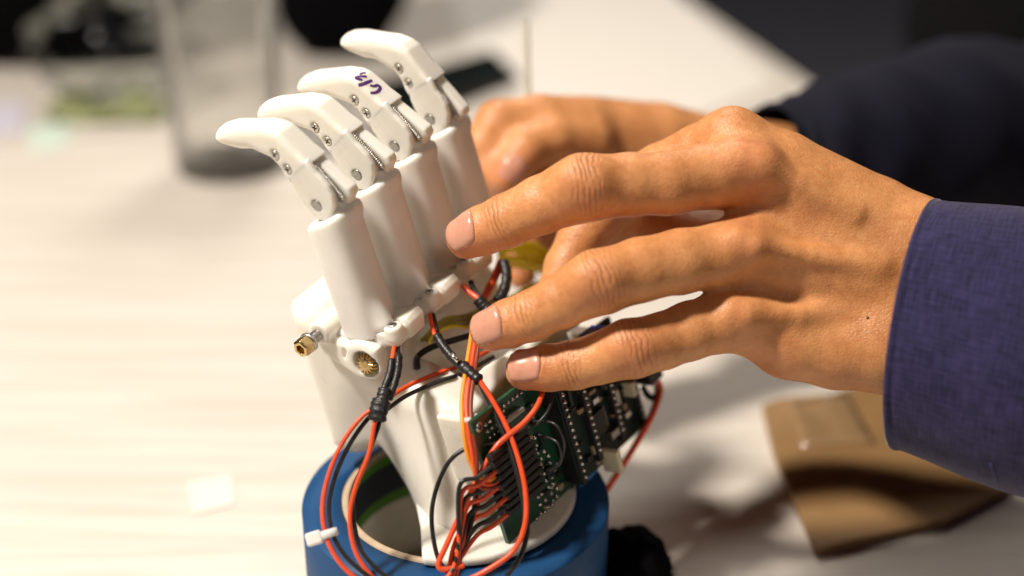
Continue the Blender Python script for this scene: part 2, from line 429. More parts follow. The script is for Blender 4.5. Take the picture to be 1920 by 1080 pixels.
# ---- palm, wrist and base ----
gl=fu(690,678,-8)                                   # gear lobe centre
bo=fu(600,624,-11)                                  # axle boss
PR=PITCH_MM*3
palm_poly=np.array([(30.3,-38.8),(31.6,-68),(33.3,-97.3),(23.5,-100.5),(13,-97),(7,-108),(-6,-121),(-33.5,-124),(-33.5,-77),(-22,-73),(-9,-68),(0,-62),(8,-54),(14,-47),(20,-40.5)])
cR=to_robot(C0+np.array([-0.0195+0.012,0.413-0.004,0.050-CAM_H]))
def palm_field(X,Y,Z):
    d=ext(sd_poly(X,Z,palm_poly),np.abs(Y-31.5)-39.0,6.5)
    d=smax(d,-sd_ell(X,Y,Z,(2,-16,-92),(17,11,26)),9.0)
    d=smin(d,sd_cone(X,Y,Z,(-10,14,-84),cR,20,25),9.0)
    d=smax(d,-(X+33.3),0.8)
    d=smax(d,-rbox(X,Y,Z,(-13,40,-62),(13.5,32,24),4.0),2.0)
    for i in range(1,4):
        c=PITCH_MM*i
        d=smin(d,ext(np.sqrt((X-bo[0])**2+(Z-bo[1]+1)**2)-5.5,np.abs(Y-c+11)-2.2,0.8),1.0)
    return d
def housing_field(X,Y,Z):
    lobe=ext(np.sqrt((X-gl[0])**2+(Z-gl[1]-1.5)**2)-7.3,np.abs(Y+3.5)-7.0,1.8)
    arm=ext(sd_poly(X,Z,np.array([(gl[0]+6,gl[1]+8),(bo[0]+5,bo[1]-2),(bo[0]+4,bo[1]-9),(gl[0]+5.5,gl[1]-5),(gl[0]-3,gl[1]-5),(gl[0]-7,gl[1]+6)])),np.abs(Y+3.5)-6.8,1.8)
    d=smin(lobe,arm,2.0)
    boss=ext(np.sqrt((X-bo[0])**2+(Z-bo[1])**2)-4.1,np.abs(Y+6)-6.0,1.0)
    d=smin(d,boss,1.0)
    hole=ext(np.sqrt((X-gl[0]+1.2)**2+(Z-gl[1]-0.8)**2)-4.9,np.abs(Y+10)-5.0,0.3)
    d=smax(d,-hole,0.4)
    slot=sd_cone(X,Y,Z,(fu(648,657,-10)[0],-10,fu(648,657,-10)[1]),(fu(647,668,-10)[0],-10,fu(647,668,-10)[1]),1.1,0.8)
    return smax(d,-slot,0.3)
pv,pf=nets_local(palm_field,(-42,-26,-136),(44,76,-34),0.95)
palm=mesh_obj('palm',pv+np.array([-0.030,0,0.118]),pf,M['plastic'],robot,world_coords=False)
pv,pf=nets_local(housing_field,(-16,-14,-72),(30,6,-34),0.42)
mesh_obj('gear_housing',pv+np.array([-0.030,0,0.118]),pf,M['plastic'],robot,world_coords=False)
# base plate resting on the roll
bc=np.array([-0.0195,0.4131])
outl=[]
for k in range(0,41):
    a=math.radians(-103+k*(212/40)); outl.append((bc[0]+0.0418*math.cos(a),bc[1]+0.0418*math.sin(a)))
outl+= [(bc[0]-0.016,bc[1]+0.020),(bc[0]-0.0145,bc[1]-0.002),(bc[0]-0.011,bc[1]-0.022)]
bm=bmesh.new(); vs=[bm.verts.new((x,y,0.0485)) for x,y in outl]; fce=bm.faces.new(vs)
r_=bmesh.ops.extrude_face_region(bm,geom=[fce]); bmesh.ops.translate(bm,vec=(0,0,0.0035),verts=[e for e in r_['geom'] if isinstance(e,bmesh.types.BMVert)])
plate=bm_obj('base_plate',bm,M['plastic'],robot); bevel(plate,0.0014,4)

# ---- axle nut, stud, washer, gear ----
def at_robot(f,r,u): return Matrix.Translation(loc(f,r,u))@NEG_R
prof=[]; 
for k in range(15):
    z=k*0.00045; prof+= [(0.00165,z),(0.0020,z+0.00022)]
v,f=lathe(prof,20); nutc=fu(557,648,-19)
mesh_obj('axle_stud',xform(v,at_robot(bo[0],-12.0,bo[1])),f,M['steel'],robot,world_coords=False)
v,f=lathe([(0.0034,0),(0.0034,0.0009),(0.0031,0.0012),(0.0015,0.0012)],28)
mesh_obj('washer',xform(v,at_robot(bo[0],-16.4,bo[1])),f,M['steel'],robot,world_coords=False)
bm=bmesh.new()
rings=[]
for z,ro in ((0,3.0),(0.0003,3.3),(0.0036,3.3),(0.0041,2.75)):
    rings.append([bm.verts.new((ro*1e-3*math.cos(math.pi/3*k+0.3),ro*1e-3*math.sin(math.pi/3*k+0.3),z)) for k in range(6)])
for a,b in zip(rings,rings[1:]):
    for k in range(6): bm.faces.new((a[k],a[(k+1)%6],b[(k+1)%6],b[k]))
inner=[bm.verts.new((1.75e-3*math.cos(math.pi/3*k+0.3),1.75e-3*math.sin(math.pi/3*k+0.3),0.0041)) for k in range(6)]
deep=[bm.verts.new((1.7e-3*math.cos(math.pi/3*k+0.3),1.7e-3*math.sin(math.pi/3*k+0.3),0.0012)) for k in range(6)]
for k in range(6):
    bm.faces.new((rings[-1][k],rings[-1][(k+1)%6],inner[(k+1)%6],inner[k])); bm.faces.new((inner[k],inner[(k+1)%6],deep[(k+1)%6],deep[k]))
bm.faces.new(deep); bm.faces.new(rings[0][::-1])
bm.transform(at_robot(bo[0],-17.5,bo[1]))
nut=bm_obj('hex_nut',bm,M['brass'],robot,world_coords=False); bevel(nut,0.0002,2)
# bevel gear
v=[];f=[];N=15
for z,r0,r1 in ((0.0,0.0031,0.0040),(0.0020,0.0021,0.0031),(0.0022,0.0012,0.0012)):
    for k in range(N*4):
        a=2*math.pi*k/(N*4); v.append(((r1 if k%4 in(1,2) else r0)*math.cos(a),(r1 if k%4 in(1,2) else r0)*math.sin(a),z))
n=N*4
for i in range(2):
    for k in range(n): f.append((i*n+k,i*n+(k+1)%n,(i+1)*n+(k+1)%n,(i+1)*n+k))
f.append(tuple(2*n+k for k in range(n))); f.append(tuple(range(n))[::-1])
mesh_obj('bevel_gear',xform(v,at_robot(gl[0]-1.4,-9.6,gl[1]+0.6)@Matrix.Rotation(0.30,4,'X')@Matrix.Rotation(-0.2,4,'Y')),f,M['brass'],robot,smooth=False,world_coords=False)

bq=fu(612,588,4)
v,f=lathe([(0.0016,-0.009),(0.0024,-0.009),(0.0024,0.003),(0.0035,0.003),(0.0035,0.0048),(0.0016,0.0048)],24)
mesh_obj('axle_bushing',xform(v,at_robot(bq[0],4,bq[1])),f,M['brass'],robot,world_coords=False)
# ================================================================== TABLE AND BACKGROUND
def table_material():
    m=bpy.data.materials.new('pale_wood_laminate'); m.use_nodes=True; nt=m.node_tree; b=nt.nodes['Principled BSDF']
    tc=nt.nodes.new('ShaderNodeTexCoord'); mp=nt.nodes.new('ShaderNodeMapping'); mp.inputs['Rotation'].default_value=(0,0,math.radians(-8)); mp.inputs['Scale'].default_value=(1.2,16,1)
    nt.links.new(tc.outputs['Object'],mp.inputs[0])
    n=nt.nodes.new('ShaderNodeTexNoise'); n.inputs['Scale'].default_value=6; n.inputs['Detail'].default_value=7; n.inputs['Roughness'].default_value=0.6; n.inputs['Distortion'].default_value=0.5
    nt.links.new(mp.outputs[0],n.inputs['Vector'])
    cr=nt.nodes.new('ShaderNodeValToRGB'); cr.color_ramp.elements[0].position=0.32; cr.color_ramp.elements[0].color=(0.56,0.505,0.44,1); cr.color_ramp.elements[1].position=0.66; cr.color_ramp.elements[1].color=(0.68,0.635,0.575,1)
    nt.links.new(n.outputs['Fac'],cr.inputs[0]); nt.links.new(cr.outputs[0],b.inputs['Base Color'])
    b.inputs['Roughness'].default_value=0.42
    n2=nt.nodes.new('ShaderNodeTexNoise'); n2.inputs['Scale'].default_value=60; n2.inputs['Detail'].default_value=4; nt.links.new(mp.outputs[0],n2.inputs['Vector'])
    bp=nt.nodes.new('ShaderNodeBump'); bp.inputs['Strength'].default_value=0.15; bp.inputs['Distance'].default_value=0.0004; nt.links.new(n2.outputs['Fac'],bp.inputs['Height']); nt.links.new(bp.outputs[0],b.inputs['Normal'])
    return m
M['table']=table_material()
e0,e1=G(1290,0),G(1535,165)
dirn=(e1-e0)/np.linalg.norm((e1-e0)[:2])
far=e0-dirn*0.35; near=e0+dirn*1.25
top=[(-1.5,-0.35),(near[0],-0.35),(near[0],near[1]),(far[0],far[1]),(-1.5,far[1])]
bm=bmesh.new(); vs=[bm.verts.new((x,y,0)) for x,y in top]; fce=bm.faces.new(vs)
r_=bmesh.ops.extrude_face_region(bm,geom=[fce]); bmesh.ops.translate(bm,vec=(0,0,-0.028),verts=[e for e in r_['geom'] if isinstance(e,bmesh.types.BMVert)])
table=bm_obj('table_top',bm,M['table']); bevel(table,0.002,2); tag(table,kind='structure')
M['floor']=mat('blue_grey_carpet',(0.34,0.34,0.41),0.95,var=0.12,var_scale=40,bump=0.5,bump_scale=300,bump_dist=0.004)
fl=mesh_obj('floor',[(-5,-3,-0.74),(5,-3,-0.74),(5,6,-0.74),(-5,6,-0.74)],[(0,1,2,3)],M['floor']); tag(fl,kind='structure')

# ---- tape roll ----
TC=np.array([-0.0195,0.4131,0])
roll=empty('tape_roll',TC); tag(roll,'thick roll of blue masking tape with a cardboard core under the robotic hand','tape roll')
v,f=lathe([(0.0395,0.0003),(0.0527,0.0003),(0.0533,0.001),(0.0533,0.0470),(0.0528,0.0480),(0.0480,0.0481),(0.0440,0.0479),(0.0395,0.0481)],96,closed=True)
mesh_obj('tape_winding',xform(v,Matrix.Translation(TC)),f,M['blue_tape'],roll)
v,f=lathe([(0.0370,0.0004),(0.0394,0.0004),(0.0394,0.0487),(0.0388,0.0490),(0.0375,0.0490),(0.0370,0.0486)],96,closed=True)
core=mesh_obj('core',xform(v,Matrix.Translation(TC)),f,M['card_core'],roll)
M['core_print']=mat('dark_print',(0.020,0.030,0.050),0.6); M['core_green']=mat('green_print',(0.10,0.30,0.03),0.6)
# printed band inside the core: dark with green borders
def band(name,z0,z1,m,rad=0.03685):
    vv=[];ff=[]; n=60
    for k in range(n+1):
        a=math.radians(60+k*200/n)
        vv+=[(TC[0]+rad*math.cos(a),TC[1]+rad*math.sin(a),z0),(TC[0]+rad*math.cos(a),TC[1]+rad*math.sin(a),z1)]
    for k in range(n): ff.append((2*k,2*k+1,2*k+3,2*k+2))
    return mesh_obj(name,vv,ff,m,roll)
band('printed_band',0.0310,0.0440,M['core_print']); band('printed_stripe',0.0265,0.0310,M['core_green']); band('printed_stripe',0.0440,0.0475,M['core_green'])
M['core_inside']=mat('core_lining',(0.84,0.80,0.72),0.8,var=0.05,var_scale=200); band('core_lining',0.0006,0.0265,M['core_inside'])

# ---- small papers on the table ----
def sheet(name,px,material,z=0.0006,th=0.0004,label=None,cat=None,group=None):
    pts=[G(x,y,0) for x,y in px]; n=len(pts); c=sum(pts)/n
    vv=[tuple(p*[1,1,0]+[0,0,z]) for p in pts]+[tuple(p*[1,1,0]+[0,0,z-th]) for p in pts]
    ff=[tuple(range(n)),tuple(range(n,2*n))[::-1]]+[(k,n+k,n+(k+1)%n,(k+1)%n) for k in range(n)]
    bm=bmesh.new(); vs=[bm.verts.new(q) for q in vv]
    for q in ff: bm.faces.new([vs[k] for k in q])
    return tag(bm_obj(name,bm,material),label,cat,group)
M['paper']=mat('white_paper',(0.71,0.67,0.615),0.75,var=0.02,var_scale=50)
M['lavender']=mat('lavender_paper',(0.60,0.58,0.68),0.7); M['mint']=mat('mint_paper',(0.56,0.67,0.58),0.7)
sheet('paper_scrap',[(352,905),(436,893),(440,948),(362,966)],M['paper'],label='small square white paper scrap lying alone on the table left of the blue tape roll',cat='paper')
sheet('paper_scrap',[(-60,205),(48,190),(40,250),(-60,262)],M['lavender'],z=0.0008,label='pale lavender paper at the left edge of the table',cat='paper')
sheet('sticker',[(52,238),(128,225),(132,270),(60,290)],M['mint'],z=0.0008,label='pale mint sticker beside the clear plastic wrapper',cat='sticker')
wp=sheet('paper_sheet',[(830,-60),(1218,-60),(1455,160),(1130,300),(880,100)],M['paper'],z=0.0008,label='large white sheet of paper on the table behind both hands',cat='paper')

# ---- phone behind the fingers ----
M['phone']=mat('black_glass',(0.006,0.009,0.008),0.22,coat=0.3)
ph=empty('phone',G(850,160)); tag(ph,'black mobile phone lying flat on the table behind the robotic fingers','phone')
q=[G(680,185),G(925,112),G(972,158),G(730,245)]
bm=bmesh.new(); vs=[bm.verts.new((p[0],p[1],0.0010)) for p in q]; fce=bm.faces.new(vs)
r_=bmesh.ops.extrude_face_region(bm,geom=[fce]); bmesh.ops.translate(bm,vec=(0,0,0.008),verts=[e for e in r_['geom'] if isinstance(e,bmesh.types.BMVert)])
body=bm_obj('body',bm,mat('black_case',(0.008,0.008,0.008),0.6),ph); bevel(body,0.002,3)
cq=sum(q)/4; q2=[cq+(p-cq)*0.93 for p in q]
bm=bmesh.new(); vs=[bm.verts.new((p[0],p[1],0.0092)) for p in q2]; fce=bm.faces.new(vs)
r_=bmesh.ops.extrude_face_region(bm,geom=[fce]); bmesh.ops.translate(bm,vec=(0,0,0.0006),verts=[e for e in r_['geom'] if isinstance(e,bmesh.types.BMVert)])
bm_obj('screen',bm,M['phone'],ph)

# ---- glass carafe ----
def thin_glass(name,color,rough=0.02,ior=1.45):
    m=bpy.data.materials.new(name); m.use_nodes=True; b=m.node_tree.nodes['Principled BSDF']
    b.inputs['Base Color'].default_value=(*color,1); b.inputs['Roughness'].default_value=rough; b.inputs['Transmission Weight'].default_value=1.0; b.inputs['IOR'].default_value=ior; return m
def film_glass(name,tint,refr,ior,gloss=0.08,haze=0.0):
    """thin clear wall: light goes straight through, part of it bent, with a fresnel gloss"""
    m=bpy.data.materials.new(name); m.use_nodes=True; nt=m.node_tree; nt.nodes.remove(nt.nodes['Principled BSDF']); L=nt.links.new
    out=nt.nodes['Material Output']; t=nt.nodes.new('ShaderNodeBsdfTransparent'); t.inputs[0].default_value=(*tint,1)
    r=nt.nodes.new('ShaderNodeBsdfRefraction'); r.inputs['IOR'].default_value=ior; r.inputs['Roughness'].default_value=0.03; r.inputs[0].default_value=(*tint,1)
    g=nt.nodes.new('ShaderNodeBsdfGlossy'); g.inputs['Roughness'].default_value=gloss; fr=nt.nodes.new('ShaderNodeFresnel'); fr.inputs[0].default_value=1.22
    df=nt.nodes.new('ShaderNodeBsdfTranslucent'); df.inputs[0].default_value=(0.8,0.78,0.74,1); d2=nt.nodes.new('ShaderNodeBsdfDiffuse'); d2.inputs[0].default_value=(0.8,0.78,0.74,1)
    def mix(f,a,b):
        n=nt.nodes.new('ShaderNodeMixShader')
        if isinstance(f,float): n.inputs[0].default_value=f
        else: L(f,n.inputs[0])
        L(a,n.inputs[1]); L(b,n.inputs[2]); return n.outputs[0]
    fac=nt.nodes.new('ShaderNodeMath'); fac.operation='MULTIPLY'; fac.inputs[1].default_value=0.7; L(fr.outputs[0],fac.inputs[0])
    s=mix(refr,t.outputs[0],r.outputs[0]); s=mix(haze,s,mix(0.5,df.outputs[0],d2.outputs[0])); s=mix(fac.outputs[0],s,g.outputs[0]); L(s,out.inputs[0]); return m
M['glass']=film_glass('clear_glass',(0.995,0.995,0.99),0.0,1.45,haze=0.05); M['water']=film_glass('water',(0.99,0.99,0.985),0.08,1.33,haze=0.06)
gb=G(432,312); car=empty('water_carafe',gb); tag(car,'tall clear glass jug of water standing on the table at left','jug')
S=1.0
outer=[(0.0300,0.0),(0.0330,0.0010),(0.0345,0.004),(0.0350,0.030),(0.0360,0.070),(0.0385,0.105),(0.0415,0.135),(0.0440,0.165),(0.0455,0.195)]
inner=[(0.0435,0.195),(0.0418,0.165),(0.0393,0.135),(0.0362,0.105),(0.0336,0.070),(0.0324,0.030),(0.0315,0.014),(0.0270,0.0095),(0.0010,0.0090)]
v,f=lathe([(0.0010,0.0012)]+outer+inner,64)
mesh_obj('glass_wall',xform(v,Matrix.Translation(Vector(gb))),f,M['glass'],car)
wat=[(0.0010,0.0093)]+[(r-0.00008,z) for r,z in ((0.0270,0.0098),(0.0315,0.0142),(0.0324,0.030),(0.0336,0.070),(0.0362,0.105),(0.0375,0.118))]+[(0.001,0.118)]
v,f=lathe(wat,64); mesh_obj('water',xform(v,Matrix.Translation(Vector(gb))),f,M['water'],car)

# ---- wrapper, bags and dark things at the back ----
M['clear']=film_glass('clear_plastic_film',(0.90,0.92,0.90),0.0,1.2,0.12)
def crumple(name,material,center,size,seed,amp=0.35,flat=1.0,parent=None,res=28,rot=0.0,sub=1):
    rng=np.random.RandomState(seed); ph=rng.rand(10,3)*6.28; fr=rng.randn(10,3)*2.2; v=[];f=[]
    n=res
    for i in range(n+1):
        th=math.pi*i/n
        for k in range(2*n):
            a=math.pi*k/n; d=np.array([math.sin(th)*math.cos(a),math.sin(th)*math.sin(a),math.cos(th)])
            w=sum(abs(math.sin(fr[j]@d*1.4+ph[j][0])) for j in range(10))/10-0.6
            p=d*(1+amp*w); p=np.sign(p)*np.abs(p)**flat
            v.append(p*np.array(size))
    v=np.array(v); c,s=math.cos(rot),math.sin(rot); v=v@np.array([[c,s,0],[-s,c,0],[0,0,1]]); v[:,2]-=v[:,2].min(); v+=np.array(center)
    for i in range(n):
        for k in range(2*n): k2=(k+1)%(2*n); f.append((i*2*n+k,(i+1)*2*n+k,(i+1)*2*n+k2,i*2*n+k2))
    return mesh_obj(name,v,f,material,parent)
M['black_cloth']=mat('black_cloth',(0.0022,0.0022,0.003),1.0,spec=0.08,bump=0.4,bump_scale=400,bump_dist=0.001)
g=G(205,215); wr=empty('plastic_wrapper',g); tag(wr,'crumpled clear plastic wrapper with a green label beside the water jug','wrapper')
crumple('film',M['clear'],g+[0,0.02,0.0008],(0.055,0.040,0.040),3,0.5,parent=wr)
M['green_label']=mat('green_label',(0.26,0.28,0.13),0.55,var=0.3,var_scale=60)
lv=[];lf=[]
for i in range(13):
    for k in range(7):
        x=-0.045+0.09*i/12; y=-0.02+0.04*k/6; lv.append((g[0]+x*0.9,g[1]+y*0.8-0.006,0.004+0.003*math.sin(i*0.9)+0.006*k/6+0.003*math.cos(k*1.7+i)))
for i in range(12):
    for k in range(6): lf.append((i*7+k,(i+1)*7+k,(i+1)*7+k+1,i*7+k+1))
lab=mesh_obj('green_label',lv,lf,M['green_label'],wr); sm=lab.modifiers.new('thick','SOLIDIFY'); sm.thickness=0.0005
g=G(20,60); bagl=crumple('black_cloth',M['black_cloth'],G(20,150)+[-0.02,0.07,0.0005],(0.19,0.10,0.16),11,0.22,flat=0.85); tag(bagl,'black fabric heap at the far left end of the table','cloth')
g=G(610,45); bagr=crumple('black_bag',M['black_cloth'],G(620,130)+[0.004,0.045,0.0005],(0.060,0.045,0.11),5,0.18,flat=0.75); tag(bagr,'black soft bag on the table behind the water jug','bag')
M['blue_cloth']=mat('blue_cloth',(0.02,0.05,0.30),0.8)
g=G(150,-10); bl=crumple('blue_pouch',M['blue_cloth'],G(225,60)+[0.0,0.10,0.0005],(0.05,0.04,0.07),17,0.2); tag(bl,'deep blue pouch between the black heap and the jug','pouch')

# ---- brown kraft card, lower right ----
M['kraft']=mat('kraft_card',(0.27,0.155,0.062),0.55,var=0.10,var_scale=40,bump=0.3,bump_scale=200,bump_dist=0.0006)
kf=empty('kraft_card',G(1640,880)); tag(kf,'brown kraft card with shiny clear tape on the table below the cuff','card')
kp=[(1428,775),(1460,762),(1560,752),(1600,738),(1720,715),(1900,700),(1990,840),(1890,930),(1770,992),(1530,1047),(1480,940),(1450,865)]
pts=[G(x,y,0) for x,y in kp]
bm=bmesh.new(); vs=[bm.verts.new((p[0],p[1],0.0006)) for p in pts]; fce=bm.faces.new(vs)
r_=bmesh.ops.extrude_face_region(bm,geom=[fce]); bmesh.ops.translate(bm,vec=(0,0,0.004),verts=[e for e in r_['geom'] if isinstance(e,bmesh.types.BMVert)])
o=bm_obj('board',bm,M['kraft'],kf); bevel(o,0.0008,2)
M['film']=mat('clear_tape',(0.30,0.19,0.095),0.07,coat=1.0,bump=0.6,bump_scale=90,bump_dist=0.002)
tp=[G(x,y,0) for x,y in ((1470,775),(1585,752),(1640,850),(1500,858))]
tv=[];tf=[]
for i in range(9):
    for k in range(9):
        a=(tp[0]*(1-i/8)+tp[1]*(i/8))*(1-k/8)+(tp[3]*(1-i/8)+tp[2]*(i/8))*(k/8)
        tv.append((a[0],a[1],0.0052+0.0011*math.sin(i*1.3+k*0.7)*math.sin(k*0.9+0.4)*(1 if 0<i<8 and 0<k<8 else 0)))
for i in range(8):
    for k in range(8): tf.append((i*9+k,i*9+k+1,(i+1)*9+k+1,(i+1)*9+k))
t_=mesh_obj('tape_strip',tv,tf,M['film'],kf); sm=t_.modifiers.new('thick','SOLIDIFY'); sm.thickness=0.0002
# ---- black fuzzy bundle right of the roll ----
fz=empty('black_brush',G(1150,1040)); tag(fz,'ragged black bristle tuft on the table right of the blue tape roll','brush')
c=np.array([0.0435,0.415,0.0]); rng=np.random.RandomState(2)
crumple('core_tuft',M['black_cloth'],c+[0,0,0.0005],(0.013,0.022,0.013),21,0.6,parent=fz,res=18)
bv=[];bf=[]
for k in range(2600):
    d=rng.randn(3); d[2]=abs(d[2]); d/=np.linalg.norm(d); p=c+[0,0,0.012]+d*[0.010,0.016,0.008]; q=p+d*rng.uniform(0.001,0.006)+rng.randn(3)*0.0012; q[2]=max(q[2],0.001)
    s=np.cross(d,[0.3,0.2,0.9]); s/=np.linalg.norm(s); s*=0.0005; b=len(bv); t=np.cross(d,s)
    bv+=[p+s,p-s*0.5+t,p-s*0.5-t,q]; bf+=[(b,b+1,b+3),(b+1,b+2,b+3),(b+2,b,b+3)]
mesh_obj('bristles',np.array(bv),bf,M['black_cloth'],fz)['kind']='stuff'
# ================================================================== CIRCUIT BOARD
# board frame: a along the row (r), b down the shafts (-u), out of the board = -f
PF=-45.0; SHEAR=0.158
def onb(r,u,h=0.0): return Matrix.Translation(loc(PF-h,r-9.6,u+7.4-(r+7)*SHEAR))@Matrix(((1,0,0),(0,0,-1),(-SHEAR,1,0))).to_4x4()   # x=r, y=u, z=-f (out)
def box_on(name,parent,r,u,sr,su,h,material,h0=0.0,bev=0.0,rotz=0.0):
    bm=box_bm((sr*1e-3,su*1e-3,h*1e-3),Matrix.Translation((0,0,(h/2+h0)*1e-3))); bm.transform(onb(r,u)@Matrix.Rotation(rotz,4,'Z'))
    o=bm_obj(name,bm,material,parent,world_coords=True if False else False)
    if parent is not robot: pass
    if bev: bevel(o,bev*1e-3,2)
    return o
def sub_fix(o,parent):
    o.parent=parent; return o
U0,U1=-76.5,-124.5
board=box_on('circuit_board',robot,36.0,(U0+U1)/2,87.0,U0-U1,1.6,M['pcb'],h0=-1.6,bev=0.2)
rng=random.Random(4)
for rr_,uu_ in ((70,-82),(70,-119),(12,-118)): box_on('mounting_post',robot,rr_,uu_,7,7,14.5,M['plastic'],h0=-16.2,bev=0.6)
post=box_on('mounting_post',robot,-3.0,-89.5,6,26,13.5,M['plastic'],h0=-15.4,bev=1.2)
sv=[tuple(onb(-4.6,-79.8,0)@Vector((x*1.1,y*1.1,z*1.1))) for x,y,z in [tuple(p.co) for p in screw_me.vertices]]
so=bpy.data.objects.new('screw',screw_me); COL.objects.link(so); so.parent=board; so.matrix_basis=onb(-4.6,-79.8,0.2)@Matrix.Scale(1.15,4)
# solder pads: individual copies sharing one mesh
v,f=lathe([(0.00075,0),(0.00075,0.0002),(0.00055,0.00055),(0.0003,0.00085),(0.00003,0.00092)],10)
pad_me=bpy.data.meshes.new('solder_joint'); pad_me.from_pydata(v,[],f); pad_me.update(); pad_me.materials.append(M['solder']); pad_me.polygons.foreach_set('use_smooth',[True]*len(pad_me.polygons))
def pad(r,u,s=1.0):
    o=bpy.data.objects.new('solder_joint',pad_me); COL.objects.link(o); o.parent=board; o.matrix_basis=onb(r,u,0)@Matrix.Diagonal((s*rng.uniform(0.85,1.15),s*rng.uniform(0.85,1.15),s,1)); return o
for i in range(5):
    for j in range(3): pad(-4.6+2.54*i+3.0,-79.0-2.54*j-1.5,0.9)
for i in range(10): pad(7+2.54*i,-79.0,0.9)
for i in range(11):
    for j in (0,1): pad(13.0+rng.uniform(-.5,.5)+2.2*j,-89.5-3.1*i,1.15)
for i in range(10): pad(19.5+rng.uniform(-.6,.6),-97-2.9*i,1.0)
for i in range(8): pad(23+rng.uniform(-1,1),-104-2.7*i,1.1)
for i in range(5): pad(9+2.3*i+rng.uniform(-.4,.4),-124.0+rng.uniform(-.5,.5),1.1)
# silver crystal bar and small parts
box_on('crystal',board,10.0,-83.4,13,1.5,2.6,M['steel'],bev=0.3)
for k,(r,u,a,b,h,m) in enumerate(((16.5,-95.5,3.0,1.6,1.2,'ceramic'),(17.5,-107,2.6,1.5,1.1,'ceramic'),(21.5,-112,3.5,4.5,1.4,'chip'),(17.2,-118,2.4,1.4,1.0,'chip'),(25,-120,3,1.6,1.2,'ceramic'),(22.5,-99,2.0,3.4,1.2,'chip'),(12,-99,2.2,1.2,1,'ceramic'))):
    box_on('component',board,r,u,a,b,h,M[m],bev=0.15)
# plug-in controller board with chips, headers
sub_b=box_on('controller_board',board,52.0,-99.0,46,43,1.6,M['pcb_dark'],h0=5.0,bev=0.2)
for (r,u,a,b,h,m,nm) in ((30.5,-99,2.5,44,9.5,'chip','pin_header'),(73.5,-99,2.5,42,9.5,'chip','pin_header'),(46,-104,9,9,1.6,'chip','microchip'),(56,-88,7,11,1.8,'chip','microchip'),(38.5,-95,3.2,1.7,1.3,'ceramic','component'),(40,-112,1.8,3.4,1.3,'ceramic','component'),(53,-112,5,3,2.2,'steel','component'),(59,-100,3,6,2.5,'steel','component'),(41,-83,6,2.0,1.2,'chip','component'),(35.0,-88,1.6,9,1.0,'chip','component'),(47,-92,5,1.4,1.0,'ceramic','component')):
    box_on(nm,board,r,u,a,b,h if nm!='pin_header' else 7.5,M[m],h0=6.6 if nm!='pin_header' else 0.3,bev=0.2)
for i in range(15):
    pad2=pad(30.5,-79-2.8*i,0.9); pad2.matrix_basis=onb(30.5,-79-2.8*i,7.9)
    pad2=pad(73.5,-79-2.8*i,0.9); pad2.matrix_basis=onb(73.5,-79-2.8*i,7.9)
for i in range(9):
    for s in (-1,1):
        box_on('chip_leg',board,46+s*5.2,-100.4-0.9*i+0.0,1.5,0.45,0.5,M['solder'],h0=6.7)
for k in range(46):
    r=rng.uniform(33,71); u=rng.uniform(-118,-80); a,b=rng.choice(((1.6,0.9),(0.9,1.6),(2.6,1.4),(1.4,2.6),(3.4,2.2)))
    box_on('component',board,r,u,a,b,rng.uniform(0.7,1.6),M[rng.choice(('chip','chip','chip','ceramic','solder'))],h0=6.55,bev=0.12)
for rr,u0 in ((41.0,-80),(57.0,-80)):
    box_on('pin_header',board,rr,-99,2.4,36,2.5,M['chip'],h0=6.6,bev=0.2)
    for i in range(13):
        q_=pad(rr,u0-2.7*i,0.8); q_.matrix_basis=onb(rr,u0-2.7*i,9.0)
for k in range(40):
    r=rng.uniform(14,29); u=rng.uniform(-123,-84); a,b=rng.choice(((1.6,0.9),(0.9,1.6),(2.0,1.2)))
    box_on('component',board,r,u,a,b,rng.uniform(0.5,1.1),M[rng.choice(('chip','chip','solder','ceramic'))],bev=0.12)
# upright connector, ivory plug, blue trimmer
box_on('connector',board,52,-82,14,5,9,M['chip'],h0=6.6,bev=0.3)
box_on('trimmer',board,60,-77.5,9,9,7,M['pot_blue'],h0=2,bev=0.4)
box_on('trimmer_screw',board,62,-80.2,2.2,2.2,7.8,M['brass'],h0=2,bev=0.3)
box_on('connector',board,80,-92,9,22,10,M['chip'],h0=3,bev=0.4)
box_on('connector',board,67,-86,6,14,7,M['chip'],h0=6.6,bev=0.3)
box_on('plug',board,45.5,-119.5,2.4,9.0,7.0,M['ivory'],h0=6,bev=0.3)
box_on('plug',board,67.5,-100.5,2.4,6.0,5.0,M['ivory'],h0=6,bev=0.3)

# ================================================================== WIRES
_pm=robot.matrix_basis
palm_tree=BVHTree.FromPolygons([tuple(_pm@v.co) for v in palm.data.vertices],[tuple(q.vertices) for q in palm.data.polygons])
def keep_clear(path,rad):
    """slide points that would sit inside the palm out to its surface"""
    out=[]
    for q in path:
        d=Vector(q)-Vector(C0); L=d.length; d.normalize(); h=palm_tree.ray_cast(Vector(C0),d)
        if h[0] is not None and L>h[3]-rad*1.15 and L<h[3]+0.03: q=np.array(Vector(C0)+d*(h[3]-rad*1.15))
        out.append(q)
    sm=[out[0]]+[(out[i-1]+2*out[i]+out[i+1])/4 for i in range(1,len(out)-1)]+[out[-1]]
    return sm
def wire(name,pts,material,rad=0.00075,n=10,parent=None,sides=10):
    p=[P(*q) if len(q)==3 else np.asarray(q[0]) for q in pts]
    v,f=tube(keep_clear(catmull(p,n),rad),rad,sides)
    return mesh_obj(name,v,f,material,parent or robot)
